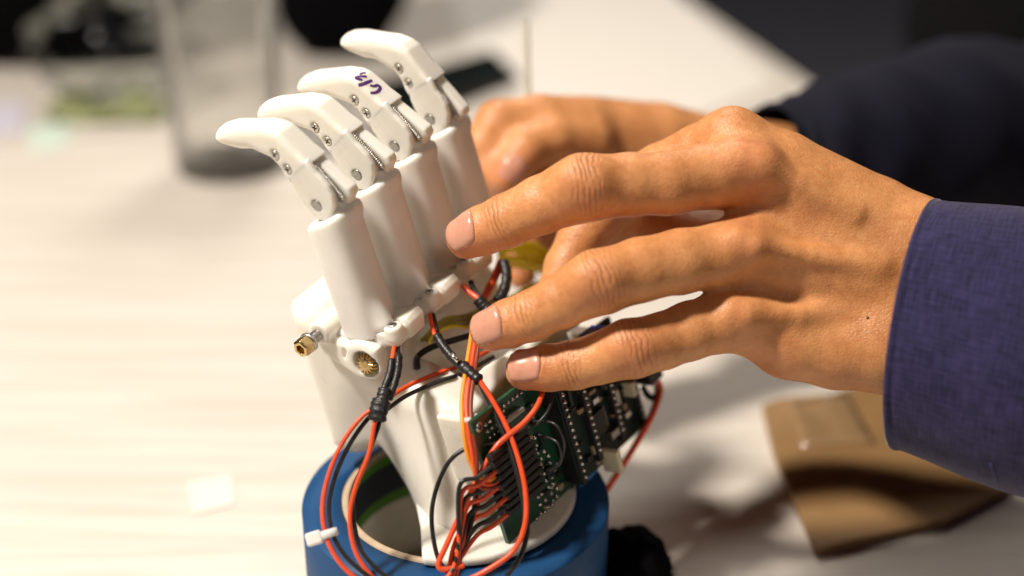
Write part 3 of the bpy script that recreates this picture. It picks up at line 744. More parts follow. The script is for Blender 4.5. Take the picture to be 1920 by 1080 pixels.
def pair(pts,off,mats=('red_wire','black_wire'),rad=0.00075,n=10,wob=0.0):
    """two wires side by side: off = picture offset (dx,dy,dd) of the second"""
    wire('wire',pts,M[mats[0]],rad,n)
    q=[]
    for i,p in enumerate(pts):
        o=off if not isinstance(off,list) else off[i]
        q.append((p[0]+o[0],p[1]+o[1],p[2]+o[2]))
    wire('wire',q,M[mats[1]],rad,n)
# heat-shrink tubes near the first finger
def shrink(pts,rad,parent=None,ell=1.0):
    p=[P(*q) for q in pts]; path=catmull(p,6); n=len(path); rs=[rad*(1+0.07*math.sin(i*1.9)) for i in range(n)]; rs[0]*=0.86; rs[-1]*=0.86
    v,f=tube(path,rs,12,ellipse=ell,up=Vector(CM@np.array([0.9,0.3,0]))); return mesh_obj('heat_shrink',v,f,M['shrink'],parent or robot)
# leads of first finger
wire('wire',[(742,640,.462),(738,658,.459),(736,672,.457),(733,690,.455)],M['red_wire'])
wire('wire',[(748,640,.464),(746,655,.461),(748,668,.458),(748,690,.456)],M['black_wire'])
shrink([(735,674,.4565),(731,700,.454),(722,725,.452),(716,745,.451)],0.00125)
shrink([(748,666,.4570),(746,695,.4545),(738,725,.4525),(729,750,.4515)],0.00125)
shrink([(722,728,.4515),(718,745,.4505),(715,756,.450)],0.0022,ell=0.7)
shrink([(716,750,.450),(711,765,.449),(706,790,.4485)],0.0031,ell=0.72)
# loop one: left big loop (goes down left, tie, out of the frame)
L1=[(706,765,.449),(680,780,.4485),(645,825,.447),(618,885,.445),(605,945,.443),(610,1000,.441),(632,1048,.440),(668,1085,.440),(720,1120,.441)]
pair(L1,[(6,4,.001),(10,5,.0012),(12,6,.0012),(12,4,.0012),(12,2,.0012),(13,-2,.0012),(12,-10,.0012),(10,-14,.0012),(8,-14,.0012)])
L2=[(706,785,.4485),(701,800,.448),(692,850,.447),(668,910,.446),(656,965,.445),(662,1020,.444),(682,1062,.443),(720,1100,.443),(790,1125,.444)]
pair(L2,[(7,0,.0012),(7,4,.0014),(-4,8,.002),(-5,8,.002),(7,4,.0012),(11,2,.0012),(12,-8,.0012),(10,-16,.0012),(8,-16,.0012)])
# second pair running behind, to the right
pair([(700,770,.4520),(722,752,.4570),(760,726,.4640),(820,700,.472),(862,686,.478),(920,655,.484)],(6,14,.0008))
# second finger leads and splice
wire('wire',[(806,590,.474),(809,606,.471),(814,624,.468),(822,640,.466)],M['red_wire'])
wire('wire',[(812,590,.476),(816,606,.472),(820,622,.4685)],M['black_wire'])
shrink([(818,628,.4655),(832,650,.463),(850,672,.460),(872,692,.457),(896,711,.4545)],0.0015)
shrink([(866,684,.4575),(884,702,.4555),(899,714,.4540)],0.00205)
v,f=tube([P(846,664,.4575),P(852,670,.457),P(860,677,.4563)],0.00085,8); mesh_obj('bare_joint',v,f,M['solder'],robot)
# long pair: splice down the right side of the loop and round to the left
W=[(898,712,.4540),(920,745,.4525),(950,800,.450),(972,860,.448),(985,920,.4465),(985,980,.445),(965,1030,.444),(925,1062,.443),(870,1090,.443),(800,1110,.443)]
wire('wire',W,M['red_wire'],0.00085)
wire('wire',[(896,712,.4550),(912,745,.4535),(938,800,.4510),(958,850,.4492),(974,905,.4478),(985,962,.4465),(988,1000,.446),(975,1045,.4455),(950,1080,.445)],M['black_wire'],0.00085)
# servo ribbon: orange, red, brown
for k,(mt,dx) in enumerate((('orange_wire',0),('red_wire',9),('brown_wire',17))):
    wire('wire',[(888+dx*.6,600,.476),(882+dx*.9,640,.468),(874+dx,690,.457),(866+dx,750,.4500),(868+dx,800,.4455),(876+dx,850,.4450),(884+dx*.6,872+k*7,.4455),(896,892+k*8,.4460),(914,900+k*9,.4470),(934,893+k*9,.4500)],M[mt],0.00075)
# black hook wire on the left of the board
wire('wire',[(955,834,.4505),(920,832,.4490),(880,838,.4485),(845,862,.4485),(822,905,.4495),(810,955,.449),(812,1005,.4488),(824,1052,.4485),(850,1085,.448)],M['black_wire'])
# red wire from the board top sweeping to lower left
wire('wire',[(1018,732,.4580),(1008,760,.4540),(985,790,.4515),(955,815,.4490),(930,838,.4478),(905,880,.4468),(870,950,.4458),(838,1020,.4455),(822,1058,.4450),(835,1068,.4452),(870,1060,.447)],M['red_wire'],0.0009)
# connector block: black shells and their leads
def bw(r,u,h): return np.array(robot.matrix_basis@(onb(r,u,h)@Vector((0,0,0))))
for k in range(9):
    u=-88.6-2.75*k
    box_on('wire_socket',board,2.5+rng.uniform(-1.2,1.2),u-0.5,21.0,2.4,2.4,M['shrink'],h0=2.6,bev=0.5,rotz=math.radians(rng.uniform(-3,3)))
for k in range(8):
    mt=('black_wire','red_wire')[k%2]; q=bw(-7.0,-92.0-2.75*k,3.8)
    p=[bw(-3.0,-92.0-2.75*k,3.8), q, q+1.3*(P(900,975,.451)-P(925,955,.453)), q+2.6*(P(900,975,.4515)-P(925,957,.453))+(P(0,0,.45)-P(0,2*k,.45))*0.0, P(862-3*k,1052+4*k,.4470-.0004*k), P(850-4*k,1100,.4465-.0004*k)]
    v,f=tube(catmull(p,10),0.00078,10); mesh_obj('wire',v,f,M[mt],robot)
# dark pair hanging down in the middle
wire('wire',[(893,905,.4500),(889,950,.4490),(878,1000,.4480),(856,1040,.4480),(845,1090,.4475)],M['black_wire'],0.0008)
wire('wire',[(899,905,.4510),(893,955,.4495),(872,985,.4488),(852,1020,.4480),(838,1090,.4485)],M['red_wire'],0.0008)
# wires behind the fingers
wire('wire',[(782,690,.476),(784,668,.478),(812,650,.478),(850,638,.478),(885,628,.482)],M['black_wire'],0.0011)
for k in range(3):
    wire('wire',[(790+10*k,640,.489),(830,600+6*k,.492),(880,590+8*k,.496),(930,560,.50)],M['thread'],0.0007)
wire('wire',[(800,660,.487),(812,630,.488),(850,612,.492),(900,618,.498)],M['yellow_wire'],0.0005)
wire('wire',[(868,535,.486),(880,548,.484),(896,560,.482),(905,575,.481)],M['red_wire'],0.0010)
wire('wire',[(882,528,.489),(890,545,.487),(903,562,.484),(912,578,.483)],M['black_wire'],0.0010)
wire('wire',[(940,490,.502),(930,515,.499),(915,545,.495),(905,565,.492)],M['red_wire'],0.0015)
shrink([(944,490,.500),(950,515,.497),(945,545,.494),(932,565,.492)],0.0019)
shrink([(896,560,.4800),(906,572,.4795),(915,582,.479)],0.0022)
# yellow bundle in the far hand
for k in range(11):
    dy=(k-5)*4.6; j=lambda s: rng.uniform(-s,s)
    wire('wire',[(936+j(4),476+dy*.5,.530),(962,474+dy+j(4),.532+j(.002)),(1000,482+dy+j(5),.534+j(.002)),(1042,500+dy*.9+j(5),.536),(1090,524+dy*.6,.540)],M['yellow_wire'],0.0008)
for k in range(3):
    wire('wire',[(1045,520+6*k,.536),(1010,530+7*k,.532),(980,545+6*k,.528),(950,560+5*k,.522)],M['yellow_wire'],0.00062)
# red and brown pair on the far right
pair([(1235,715,.520),(1238,735,.517),(1225,775,.515),(1195,830,.514),(1160,885,.513),(1125,940,.512)],(-6,6,.0015),('red_wire','brown_wire'),0.0010)
wire('wire',[(1205,725,.52),(1215,742,.518),(1228,745,.517),(1236,728,.519)],M['black_wire'],0.0012)
# thin black jumpers on the board
for q in ([(1040,725,.464),(1030,765,.455),(1012,790,.453),(990,805,.455)],[(1000,790,.458),(1040,795,.452),(1058,830,.453),(1050,870,.457)],[(1010,815,.458),(1045,830,.453),(1052,865,.455),(1030,885,.459)]):
    wire('wire',q,M['black_wire'],0.0005)
# cable tie on the left loop
tie=empty('cable_tie',P(610,1003,.4405)); tie.parent=robot; tie.matrix_parent_inverse=robot.matrix_basis.inverted()
c=P(616,1001,.4415); ax=Vector(P(618,1020,.4405)-P(608,985,.4417)).normalized(); side=Vector(CM@np.array([1,0.12,0])); side=(side-ax*side.dot(ax)).normalized(); nn=ax.cross(side)
Mt=Matrix((side,nn,ax)).transposed().to_4x4(); Mt.translation=Vector(c)
ring=[]
vv=[];ff=[];n=28
for k in range(n):
    a=2*math.pi*k/n; x,y=0.00245*math.cos(a),0.00150*math.sin(a)
    for (s,z) in ((1.0,-0.0013),(1.22,-0.0012),(1.22,0.0012),(1.0,0.0013)): vv.append((x*s,y*s,z))
for k in range(n):
    for j in range(4): ff.append((k*4+j,k*4+(j+1)%4,((k+1)%n)*4+(j+1)%4,((k+1)%n)*4+j))
mesh_obj('strap',xform(vv,Mt),ff,M['nylon'],tie)
hb=box_bm((0.0050,0.0034,0.0042),Matrix.Translation((-0.0046,0.0,0))); hb.transform(Mt); o=bm_obj('lock_head',hb,M['nylon'],tie); bevel(o,0.0007,3)
# ================================================================== PERSON: two hands, sleeves, dark vest
def skin_material():
    m=bpy.data.materials.new('skin'); m.use_nodes=True; nt=m.node_tree; b=nt.nodes['Principled BSDF']; L=nt.links.new
    def N(t,**k):
        n=nt.nodes.new(t)
        for a,v in k.items(): n.inputs[a].default_value=v
        return n
    def math_(op,a,b_=None):
        n=nt.nodes.new('ShaderNodeMath'); n.operation=op
        for i,v in enumerate((a,b_)):
            if v is None: continue
            if isinstance(v,(int,float)): n.inputs[i].default_value=v
            else: L(v,n.inputs[i])
        return n.outputs[0]
    tc=nt.nodes.new('ShaderNodeTexCoord')
    at=lambda s: (lambda n:(setattr(n,'attribute_name',s),n)[1])(nt.nodes.new('ShaderNodeAttribute'))
    js,jm,red=at('joint_s').outputs['Fac'],at('joint_mask').outputs['Fac'],at('redness').outputs['Fac']
    # colour
    n1=N('ShaderNodeTexNoise',Scale=70.0,Detail=5.0,Roughness=0.6); L(tc.outputs['Object'],n1.inputs['Vector'])
    n2=N('ShaderNodeTexNoise',Scale=420.0,Detail=4.0,Roughness=0.65); L(tc.outputs['Object'],n2.inputs['Vector'])
    cr=nt.nodes.new('ShaderNodeValToRGB'); e=cr.color_ramp.elements; e[0].position=0.33; e[0].color=(0.48,0.188,0.064,1); e[1].position=0.67; e[1].color=(0.70,0.330,0.128,1)
    mixn=math_('ADD',math_('MULTIPLY',n1.outputs['Fac'],0.6),math_('MULTIPLY',n2.outputs['Fac'],0.4)); L(mixn,cr.inputs[0])
    mr=nt.nodes.new('ShaderNodeMix'); mr.data_type='RGBA'; mr.inputs[7].default_value=(0.66,0.215,0.105,1); L(cr.outputs[0],mr.inputs[6]); L(math_('MULTIPLY',red,0.75),mr.inputs[0])
    # knuckle creases: bands across the finger, bent by noise
    nd=N('ShaderNodeTexNoise',Scale=180.0,Detail=3.0); L(tc.outputs['Object'],nd.inputs['Vector'])
    ph=math_('ADD',math_('MULTIPLY',js,2*math.pi/3.6),math_('MULTIPLY',nd.outputs['Fac'],7.0))
    cre=math_('SUBTRACT',1.0,math_('POWER',math_('ABSOLUTE',math_('SINE',ph)),0.33))
    nb=N('ShaderNodeTexNoise',Scale=300.0,Detail=1.0); L(tc.outputs['Object'],nb.inputs['Vector'])
    brk=nt.nodes.new('ShaderNodeMapRange'); brk.inputs[1].default_value=0.30; brk.inputs[2].default_value=0.52; L(nb.outputs['Fac'],brk.inputs[0])
    crease=math_('MULTIPLY',math_('MULTIPLY',cre,brk.outputs[0]),jm)
    dk=nt.nodes.new('ShaderNodeMix'); dk.data_type='RGBA'; dk.inputs[7].default_value=(0.30,0.10,0.045,1); L(mr.outputs[2],dk.inputs[6]); L(math_('MULTIPLY',crease,0.6),dk.inputs[0])
    L(dk.outputs[2],b.inputs['Base Color'])
    # fine skin relief
    mp=nt.nodes.new('ShaderNodeMapping'); mp.inputs['Scale'].default_value=(1.0,1.6,1.6); L(tc.outputs['Object'],mp.inputs[0])
    vo=nt.nodes.new('ShaderNodeTexVoronoi'); vo.feature='DISTANCE_TO_EDGE'; vo.inputs['Scale'].default_value=700; L(mp.outputs[0],vo.inputs['Vector'])
    vd=nt.nodes.new('ShaderNodeMapRange'); vd.inputs[1].default_value=0.0; vd.inputs[2].default_value=0.18; L(vo.outputs['Distance'],vd.inputs[0])
    n3=N('ShaderNodeTexNoise',Scale=1500.0,Detail=3.0); L(tc.outputs['Object'],n3.inputs['Vector'])
    h=math_('ADD',math_('MULTIPLY',vd.outputs[0],0.22),math_('MULTIPLY',n3.outputs['Fac'],0.35))
    h=math_('ADD',h,math_('MULTIPLY',n2.outputs['Fac'],0.6))
    h=math_('SUBTRACT',h,math_('MULTIPLY',crease,2.1))
    bp=nt.nodes.new('ShaderNodeBump'); bp.inputs['Strength'].default_value=0.8; bp.inputs['Distance'].default_value=0.0003; L(h,bp.inputs['Height']); L(bp.outputs[0],b.inputs['Normal'])
    b.inputs['Roughness'].default_value=0.46; b.inputs['Specular IOR Level'].default_value=0.5
    rr=nt.nodes.new('ShaderNodeMapRange'); rr.inputs[1].default_value=0.3; rr.inputs[2].default_value=0.7; rr.inputs[3].default_value=0.34; rr.inputs[4].default_value=0.50; L(n2.outputs['Fac'],rr.inputs[0]); L(rr.outputs[0],b.inputs['Roughness'])
    b.inputs['Subsurface Weight'].default_value=0.28; b.inputs['Subsurface Radius'].default_value=(1.0,0.35,0.18); b.inputs['Subsurface Scale'].default_value=0.0022
    return m
M['skin']=skin_material()
M['nail']=mat('fingernail',(0.60,0.29,0.20),0.27,sss=0.3,sss_r=(1,0.4,0.3),sss_scale=0.0015,coat=0.25,var=0.05,var_scale=300)
person=empty('person',(0.50,0.92,-0.25)); tag(person,'person in navy shirt and dark vest reaching both hands to the robotic hand','person')

def mm(px,py,d): return cs(px,py,d)*1000
def rp(r,d): return r*d/FPX*1000
def chain(X,Y,Z,pts,k=1.6):
    d=None
    for (a,b) in zip(pts,pts[1:]):
        q=sd_cone(X,Y,Z,mm(*a[:3]),mm(*b[:3]),rp(a[3],a[2]),rp(b[3],b[2]))
        d=q if d is None else smin(d,q,k)
    return d
def local_eval(V,X,Y,Z,lo,hi,fn,k):
    ix=[np.searchsorted(c.ravel(),[l,h]) for c,l,h in zip((X,Y,Z),lo,hi)]
    s=tuple(slice(max(i[0],0),max(i[1],1)) for i in ix)
    sub=fn(X[s[0],:,:],Y[:,s[1],:],Z[:,:,s[2]])
    V[s]=smin(V[s],sub,k)
def bounds(pts,pad):
    c=np.array([mm(*p[:3]) for p in pts]); r=max(rp(p[3],p[2]) for p in pts)+pad
    return c.min(0)-r,c.max(0)+r
def build_hand(parts,carves,lo,hi,h):
    """parts: list of (chain points, inner k, join k)"""
    def fn(X,Y,Z):
        V=np.full((X.size,Y.size,Z.size),30.0,np.float32)
        for pts,k1,k2 in parts:
            l,u=bounds(pts,12); local_eval(V,X,Y,Z,l,u,lambda a,b,c:chain(a,b,c,pts,k1),k2)
        for pts,k in carves:
            l,u=bounds(pts,8)
            ix=[np.searchsorted(c.ravel(),[p,q]) for c,p,q in zip((X,Y,Z),l,u)]; s=tuple(slice(i[0],i[1]) for i in ix)
            V[s]=smax(V[s],-chain(X[s[0],:,:],Y[:,s[1],:],Z[:,:,s[2]],pts,1.0),k)
        return V
    v,f=surface_nets(fn,lo,hi,h)
    return v,f
def smooth_verts(v,f,it=2,lam=0.5):
    e=np.concatenate([f[:,[0,1]],f[:,[1,2]],f[:,[2,3]],f[:,[3,0]]]); e=np.concatenate([e,e[:,::-1]])
    n=len(v); cnt=np.bincount(e[:,0],minlength=n)[:,None]
    for _ in range(it):
        for l in (lam,-lam*1.02):
            s=np.stack([np.bincount(e[:,0],weights=v[e[:,1],k],minlength=n) for k in range(3)],1)/np.maximum(cnt,1)
            v=v+l*(s-v)
    return v

# ---- near (left) hand: points are (picture x, picture y, depth, radius in picture pixels) ----
middle=[(1398,322,.4600,62),(1330,330,.4545,61),(1250,344,.4500,59),(1180,346,.4480,59),(1098,354,.4470,62),(1060,366,.4480,57),(1015,384,.4510,54),(950,414,.4565,50),(905,432,.4600,46),(876,446,.4625,40)]
ring=[(1402,466,.4580,62),(1340,478,.4520,60),(1275,490,.4480,60),(1200,506,.4445,60),(1124,530,.4430,59),(1090,545,.4435,54),(1055,563,.4455,51),(996,592,.4500,47),(955,605,.4530,44),(921,619,.4555,40)]
pinky=[(1394,596,.4600,60),(1345,606,.4560,56),(1290,622,.4530,54),(1240,640,.4510,53),(1186,655,.4500,54),(1150,664,.4505,49),(1120,673,.4515,47),(1077,684,.4535,46),(1030,690,.4560,43),(985,694,.4580,38)]
index=[(1372,262,.4700,57),(1310,288,.4780,54),(1240,322,.4860,53),(1180,352,.4920,52),(1130,400,.4960,49),(1090,450,.4975,45),(1062,500,.4960,41),(1045,540,.4940,36)]
thumb=[(1560,520,.4850,92),(1430,485,.4960,80),(1330,448,.5030,62),(1245,428,.5070,55),(1180,432,.5090,48),(1130,450,.5090,40)]
parts=[
 ([(1372,264,.4700,58),(1470,312,.4690,64),(1640,410,.4700,78),(1730,462,.4680,80)],2,8),
 ([(1398,326,.4600,62),(1500,380,.4630,66),(1660,470,.4660,82),(1725,500,.4660,84)],2,9),
 ([(1402,470,.4590,62),(1520,500,.4630,68),(1680,545,.4650,84)],2,9),
 ([(1394,598,.4610,60),(1480,632,.4660,78),(1570,645,.4670,84),(1668,642,.4650,86)],2,9),
 ([(1440,400,.4740,70),(1600,520,.4760,90)],2,9),
 ([(1722,470,.4660,86),(1840,520,.4640,92),(1950,560,.4640,100)],2,8),
 ([(1668,640,.4650,88),(1800,680,.4630,95),(1930,720,.4620,100)],2,8),
 (middle,1.6,5),(ring,1.6,5),(pinky,1.6,5),(index,1.6,5),(thumb,1.6,7),
 # knuckle bumps and extensor tendons
 ([(1390,298,.4494,26),(1425,306,.4494,26)],1,9),
 ([(1388,452,.4460,22),(1408,460,.4460,24)],1,7),
 ([(1374,580,.4495,20),(1392,588,.4495,20)],1,6),
 ([(1420,306,.4490,15),(1500,345,.4510,14),(1600,402,.4530,13)],1,5),
 ([(1420,462,.4465,13),(1520,480,.4500,12),(1650,500,.4520,12)],1,5),
 ([(1405,590,.4500,11),(1500,590,.4530,10),(1600,580,.4590,9)],1,6),
 # PIP knuckle pads
 ([(1082,334,.4400,30),(1110,338,.4400,30)],1,9),
 ([(1108,514,.4363,28),(1138,514,.4363,28)],1,9),
 ([(1172,644,.4440,25),(1200,645,.4440,25)],1,9),
]
carves=[]
lo=np.array([-34,-46,424.]); hi=np.array([150,66,545.])
hv,hf=build_hand(parts,carves,lo,hi,0.85)
cut=np.where(hv[hf].mean(1)[:,0]<149)[0]; hf=hf[cut]
hv,hf=largest(hv,hf); hv=smooth_verts(hv,hf,2)
def joint_attrs(v,joints):
    S=np.zeros(len(v),np.float32); Mk=np.zeros(len(v),np.float32)
    for J,t,n,rad,wid in joints:
        q=v-J; s=q@t; lat=q-np.outer(s,t); dn=(lat@n)/rad; rad_d=np.linalg.norm(lat,axis=1)
        m=np.exp(-(s/wid)**2)*np.clip((dn-0.05)/0.5,0,1)*(rad_d<rad*1.9)
        up=m>Mk; S=np.where(up,s,S); Mk=np.maximum(Mk,m)
    return S,Mk
def dorsal(t,hint): n=hint-t*(hint@t); return n/np.linalg.norm(n)
joints=[]; redspots=[]
hint={'m':np.array([-0.10,0.40,-0.91]),'r':np.array([-0.12,0.32,-0.94]),'p':np.array([-0.10,0.30,-0.95])}
for key,fg,ip,idp in (('m',middle,4,7),('r',ring,4,7),('p',pinky,4,7)):
    for k,w in ((ip,4.9),(idp,3.2)):
        J=mm(*fg[k][:3]); t=mm(*fg[k+1][:3])-mm(*fg[k-1][:3]); t/=np.linalg.norm(t); joints.append((J,t,dorsal(t,hint[key]),rp(fg[k][3],fg[k][2]),w))
    redspots.append((mm(fg[ip][0],fg[ip][1],fg[ip][2]-.008),7,0.55)); redspots.append((mm(*fg[-1][:3]),11,0.85))
redspots+=[(mm(1405,303,.450),9,0.6),(mm(1395,455,.447),8,0.45),(mm(1380,580,.45),7,0.4),(mm(1420,690,.455),10,0.3)]
S,Mk=joint_attrs(hv,joints)
red=np.zeros(len(hv),np.float32)
for c,r,a in redspots: red=np.maximum(red,a*np.exp(-(np.linalg.norm(hv-c,axis=1)/r)**2))
# nail beds: push the skin in under each nail
nails=[]
for key,fg,off,L_,W_ in (('m',middle,(-0.55,0.10),12.0,11.4),('r',ring,(-0.5,0.05),12.2,11.2),('p',pinky,(0.3,0.10),11.5,9.6)):
    tipc=mm(*fg[-1][:3]); t=tipc-mm(*fg[-3][:3]); t/=np.linalg.norm(t); n=dorsal(t,hint[key]); b_=np.cross(n,t)
    nails.append((tipc,t,n,b_,L_,W_))
def world_pts(v): return C0+(np.asarray(v)*1e-3)@CM.T
def nail_geo(bv_tree,tipc,t,n,b_,L_,W_):
    nu,nv=18,18; V=[];ok=True; grid=[]
    for i in range(nu+1):
        for k in range(nv+1):
            a=-1+2*i/nu; c=-1+2*k/nv
            # map square to rounded nail outline
            x=a*math.sqrt(1-0.42*c*c); y=c*math.sqrt(1-0.18*a*a)
            uu=-1.5+x*L_/2; vv_=y*W_/2
            o=tipc+t*uu+b_*vv_+n*25
            hit=bv_tree.ray_cast(Vector(o),Vector(-n),40)
            if hit[0] is None: hit=(Vector(tipc+t*uu+b_*vv_),)
            edge=max(abs(a),abs(c))
            lift=0.42-0.55*max(0,(edge-0.86)/0.14)**1.2
            if a<-0.7: lift-=0.15*(-a-0.7)/0.3
            if a>0.75: lift+=0.30*(a-0.75)/0.25
            grid.append(np.array(hit[0])+n*lift)
    f=[]
    for i in range(nu):
        for k in range(nv): f.append((i*(nv+1)+k,(i+1)*(nv+1)+k,(i+1)*(nv+1)+k+1,i*(nv+1)+k+1))
    return np.array(grid),f
tree=BVHTree.FromPolygons(hv.tolist(),hf.tolist())
nail_meshes=[nail_geo(tree,*q) for q in nails]
for tipc,t,n,b_,L_,W_ in nails:
    q=hv-tipc; uu=(q@t+1.5)/(L_/2); vv_=(q@b_)/(W_/2); dn=q@n
    r2=np.maximum(np.abs(uu)**2.6+np.abs(vv_)**2.6,0)
    ins=(dn>0)&(np.abs(uu)<1.6)&(np.abs(vv_)<1.6)
    # raised fold just outside the nail, sunk bed beneath it
    fold=np.exp(-((r2-1.35)/0.35)**2)*(uu<0.9)*0.28; bed=-0.55*np.clip((1.0-r2)/0.25,0,1)
    hv=hv+np.outer(np.where(ins,fold+bed,0),n)
wv=world_pts(hv)
hand=mesh_obj('hand',wv,hf[:,::-1],M['skin'],person); hand['label']='left hand, back of the hand towards the viewer, three fingers reaching across'
def set_attr(o,name,vals):
    a=o.data.attributes.new(name,'FLOAT','POINT'); a.data.foreach_set('value',np.asarray(vals,np.float32))
set_attr(hand,'joint_s',S); set_attr(hand,'joint_mask',Mk); set_attr(hand,'redness',red)
for g_,f_ in nail_meshes:
    o=mesh_obj('fingernail',world_pts(g_),f_,M['nail'],hand); s_=o.modifiers.new('thick','SOLIDIFY'); s_.thickness=0.0004; s_.offset=-1
M['mole']=mat('mole_brown',(0.05,0.02,0.012),0.5)
tree=BVHTree.FromPolygons(wv.tolist(),hf.tolist())
def on_skin(px,py):
    d=Vector(CM@cs(px,py,1.0)).normalized(); return tree.ray_cast(Vector(C0),d)
hit=on_skin(1627,596)
if hit[0] is not None:
    v,f=lathe([(0.0005,-0.0003),(0.0005,0.00002),(0.0004,0.00015),(0.00005,0.00025)],14); nn=hit[1] if hit[1].dot(Vector(C0)-hit[0])>0 else -hit[1]
    mesh_obj('mole',xform(v,frame(hit[0],nn)),f,M['mole'],hand)

# ---- far (right) hand ----
parts2=[
 ([(1120,262,.585,80),(1230,275,.595,82),(1340,292,.605,74),(1480,310,.615,76)],2,8),
 ([(1090,280,.580,60),(1150,330,.590,70),(1300,340,.600,70)],2,8),
 ([(1090,232,.575,52),(1010,226,.566,48),(935,232,.560,44),(910,272,.556,40),(914,318,.556,37),(938,352,.558,32)],2,5),   # index, hooked
 ([(1100,270,.570,54),(1035,262,.560,46),(985,282,.553,42),(958,316,.550,37),(950,332,.550,33)],2,5),                       # thumb
 ([(1090,320,.580,46),(1010,340,.580,42),(960,380,.578,38),(965,430,.575,35),(1000,460,.572,32)],2,5),
 ([(1110,340,.585,44),(1040,390,.580,40),(990,440,.572,36),(972,490,.566,31),(978,515,.563,28)],2,5),
 ([(1130,350,.590,40),(1060,420,.586,36),(1030,470,.580,32),(1040,510,.575,28)],2,5),
]
lo2=np.array([-24,-18,530.]); hi2=np.array([126,86,650.])
v2,f2=build_hand(parts2,[],lo2,hi2,1.3)
f2=f2[np.where(v2[f2].mean(1)[:,0]<124)[0]]
v2,f2=largest(v2,f2); v2=smooth_verts(v2,f2,2)
r2_=np.zeros(len(v2),np.float32)
for c,r,a in ((mm(950,325,.545),9,0.7),(mm(938,352,.555),8,0.5),(mm(975,505,.56),9,0.6),(mm(1000,455,.57),9,0.6)): r2_=np.maximum(r2_,a*np.exp(-(np.linalg.norm(v2-c,axis=1)/r)**2))
hand2=mesh_obj('hand',world_pts(v2),f2[:,::-1],M['skin'],person); hand2['label']='right hand behind, out of focus, pinching a thin wire'
set_attr(hand2,'joint_s',np.zeros(len(v2))); set_attr(hand2,'joint_mask',np.zeros(len(v2))); set_attr(hand2,'redness',r2_)
tree2=BVHTree.FromPolygons(v2.tolist(),f2.tolist())
t=mm(950,332,.550)-mm(985,282,.553); t/=np.linalg.norm(t); n=dorsal(t,np.array([0.35,0.25,-0.9])); 
g_,f_=nail_geo(tree2,mm(950,328,.550),t,n,np.cross(n,t),11,9.5)
mesh_obj('fingernail',world_pts(g_),f_,M['nail'],hand2)
# thin wire it holds
v,f=tube(catmull([P(986,40,.60),P(988,120,.585),P(992,200,.568),P(997,270,.556),P(1000,310,.553)],8),0.0013,8)
tw=mesh_obj('thin_wire',v,f,mat('beige_wire',(0.42,0.38,0.30),0.5)); tag(tw,'thin beige wire held upright by the blurred far hand','wire')

# ---- clothing ----
def cloth_material(name,base,light,sheen=0.25):
    m=bpy.data.materials.new(name); m.use_nodes=True; nt=m.node_tree; b=nt.nodes['Principled BSDF']; L=nt.links.new
    uv=nt.nodes.new('ShaderNodeUVMap')
    def stretched(sx,sy,det):
        mp=nt.nodes.new('ShaderNodeMapping'); mp.inputs['Scale'].default_value=(sx,sy,1); L(uv.outputs[0],mp.inputs[0])
        n=nt.nodes.new('ShaderNodeTexNoise'); n.inputs['Scale'].default_value=1.0; n.inputs['Detail'].default_value=det; L(mp.outputs[0],n.inputs['Vector']); return n.outputs['Fac']
    a=stretched(0.13,1.5,2); c=stretched(1.5,0.13,2); g=stretched(0.05,0.05,3)      # threads along and across (uv in mm)
    ad=nt.nodes.new('ShaderNodeMath'); ad.operation='ADD'; L(a,ad.inputs[0]); L(c,ad.inputs[1])
    a2=nt.nodes.new('ShaderNodeMath'); a2.operation='MULTIPLY_ADD'; L(g,a2.inputs[0]); a2.inputs[1].default_value=0.5; L(ad.outputs[0],a2.inputs[2])
    cr=nt.nodes.new('ShaderNodeValToRGB'); e=cr.color_ramp.elements; e[0].position=0.55; e[0].color=(*base,1); e[1].position=0.95; e[1].color=(*light,1)
    mr=nt.nodes.new('ShaderNodeMapRange'); mr.inputs[1].default_value=0.6; mr.inputs[2].default_value=1.9; L(a2.outputs[0],mr.inputs[0]); mr.inputs[3].default_value=0.3; mr.inputs[4].default_value=1.2
    L(mr.outputs[0],cr.inputs[0]); L(cr.outputs[0],b.inputs['Base Color'])
    b.inputs['Roughness'].default_value=0.85; b.inputs['Sheen Weight'].default_value=sheen; b.inputs['Sheen Roughness'].default_value=0.4; b.inputs['Specular IOR Level'].default_value=0.25
    bp=nt.nodes.new('ShaderNodeBump'); bp.inputs['Strength'].default_value=0.7; bp.inputs['Distance'].default_value=0.0003; L(ad.outputs[0],bp.inputs['Height']); L(bp.outputs[0],b.inputs['Normal'])
    return m
M['navy']=cloth_material('navy_cotton',(0.0092,0.0076,0.032),(0.038,0.032,0.102))
def ring_tube(name,rings,material,parent,uvstep,close_end=False):
    """rings: list of (K,3) world arrays; uv in mm"""
    K=len(rings[0]); n=len(rings); v=np.concatenate(rings); f=[]; 
    for i in range(n-1):
        for k in range(K): k2=(k+1)%K; f.append((i*K+k,i*K+k2,(i+1)*K+k2,(i+1)*K+k))
    if close_end: f.append(tuple((n-1)*K+k for k in range(K)))
    o=mesh_obj(name,v,f,material,parent)
    me=o.data; ul=me.uv_layers.new(name='uv'); per=[0]
    for k in range(1,K+1): per.append(per[-1]+np.linalg.norm(rings[0][k%K]-rings[0][k-1])*1000)
    data=[]
    for fc in f:
        if len(fc)!=4:
            data+=[(0,0)]*len(fc); continue
        ks=[q%K for q in fc]; iz=[q//K for q in fc]
        for kk,ii in zip(ks,iz):
            kx=K if (kk==0 and max(ks)==K-1) else kk
            data.append((uvstep[ii],per[kx]))
    ul.data.foreach_set('uv',np.array(data,np.float32).ravel())
    return o
c0=mm(1714,607,.4600); av=np.array([6.8,39.7,1.0]); bvx=np.array([-16.5,1.0,-33.0]); Ax=np.array([0.955,-0.235,-0.10]); Ax/=np.linalg.norm(Ax)
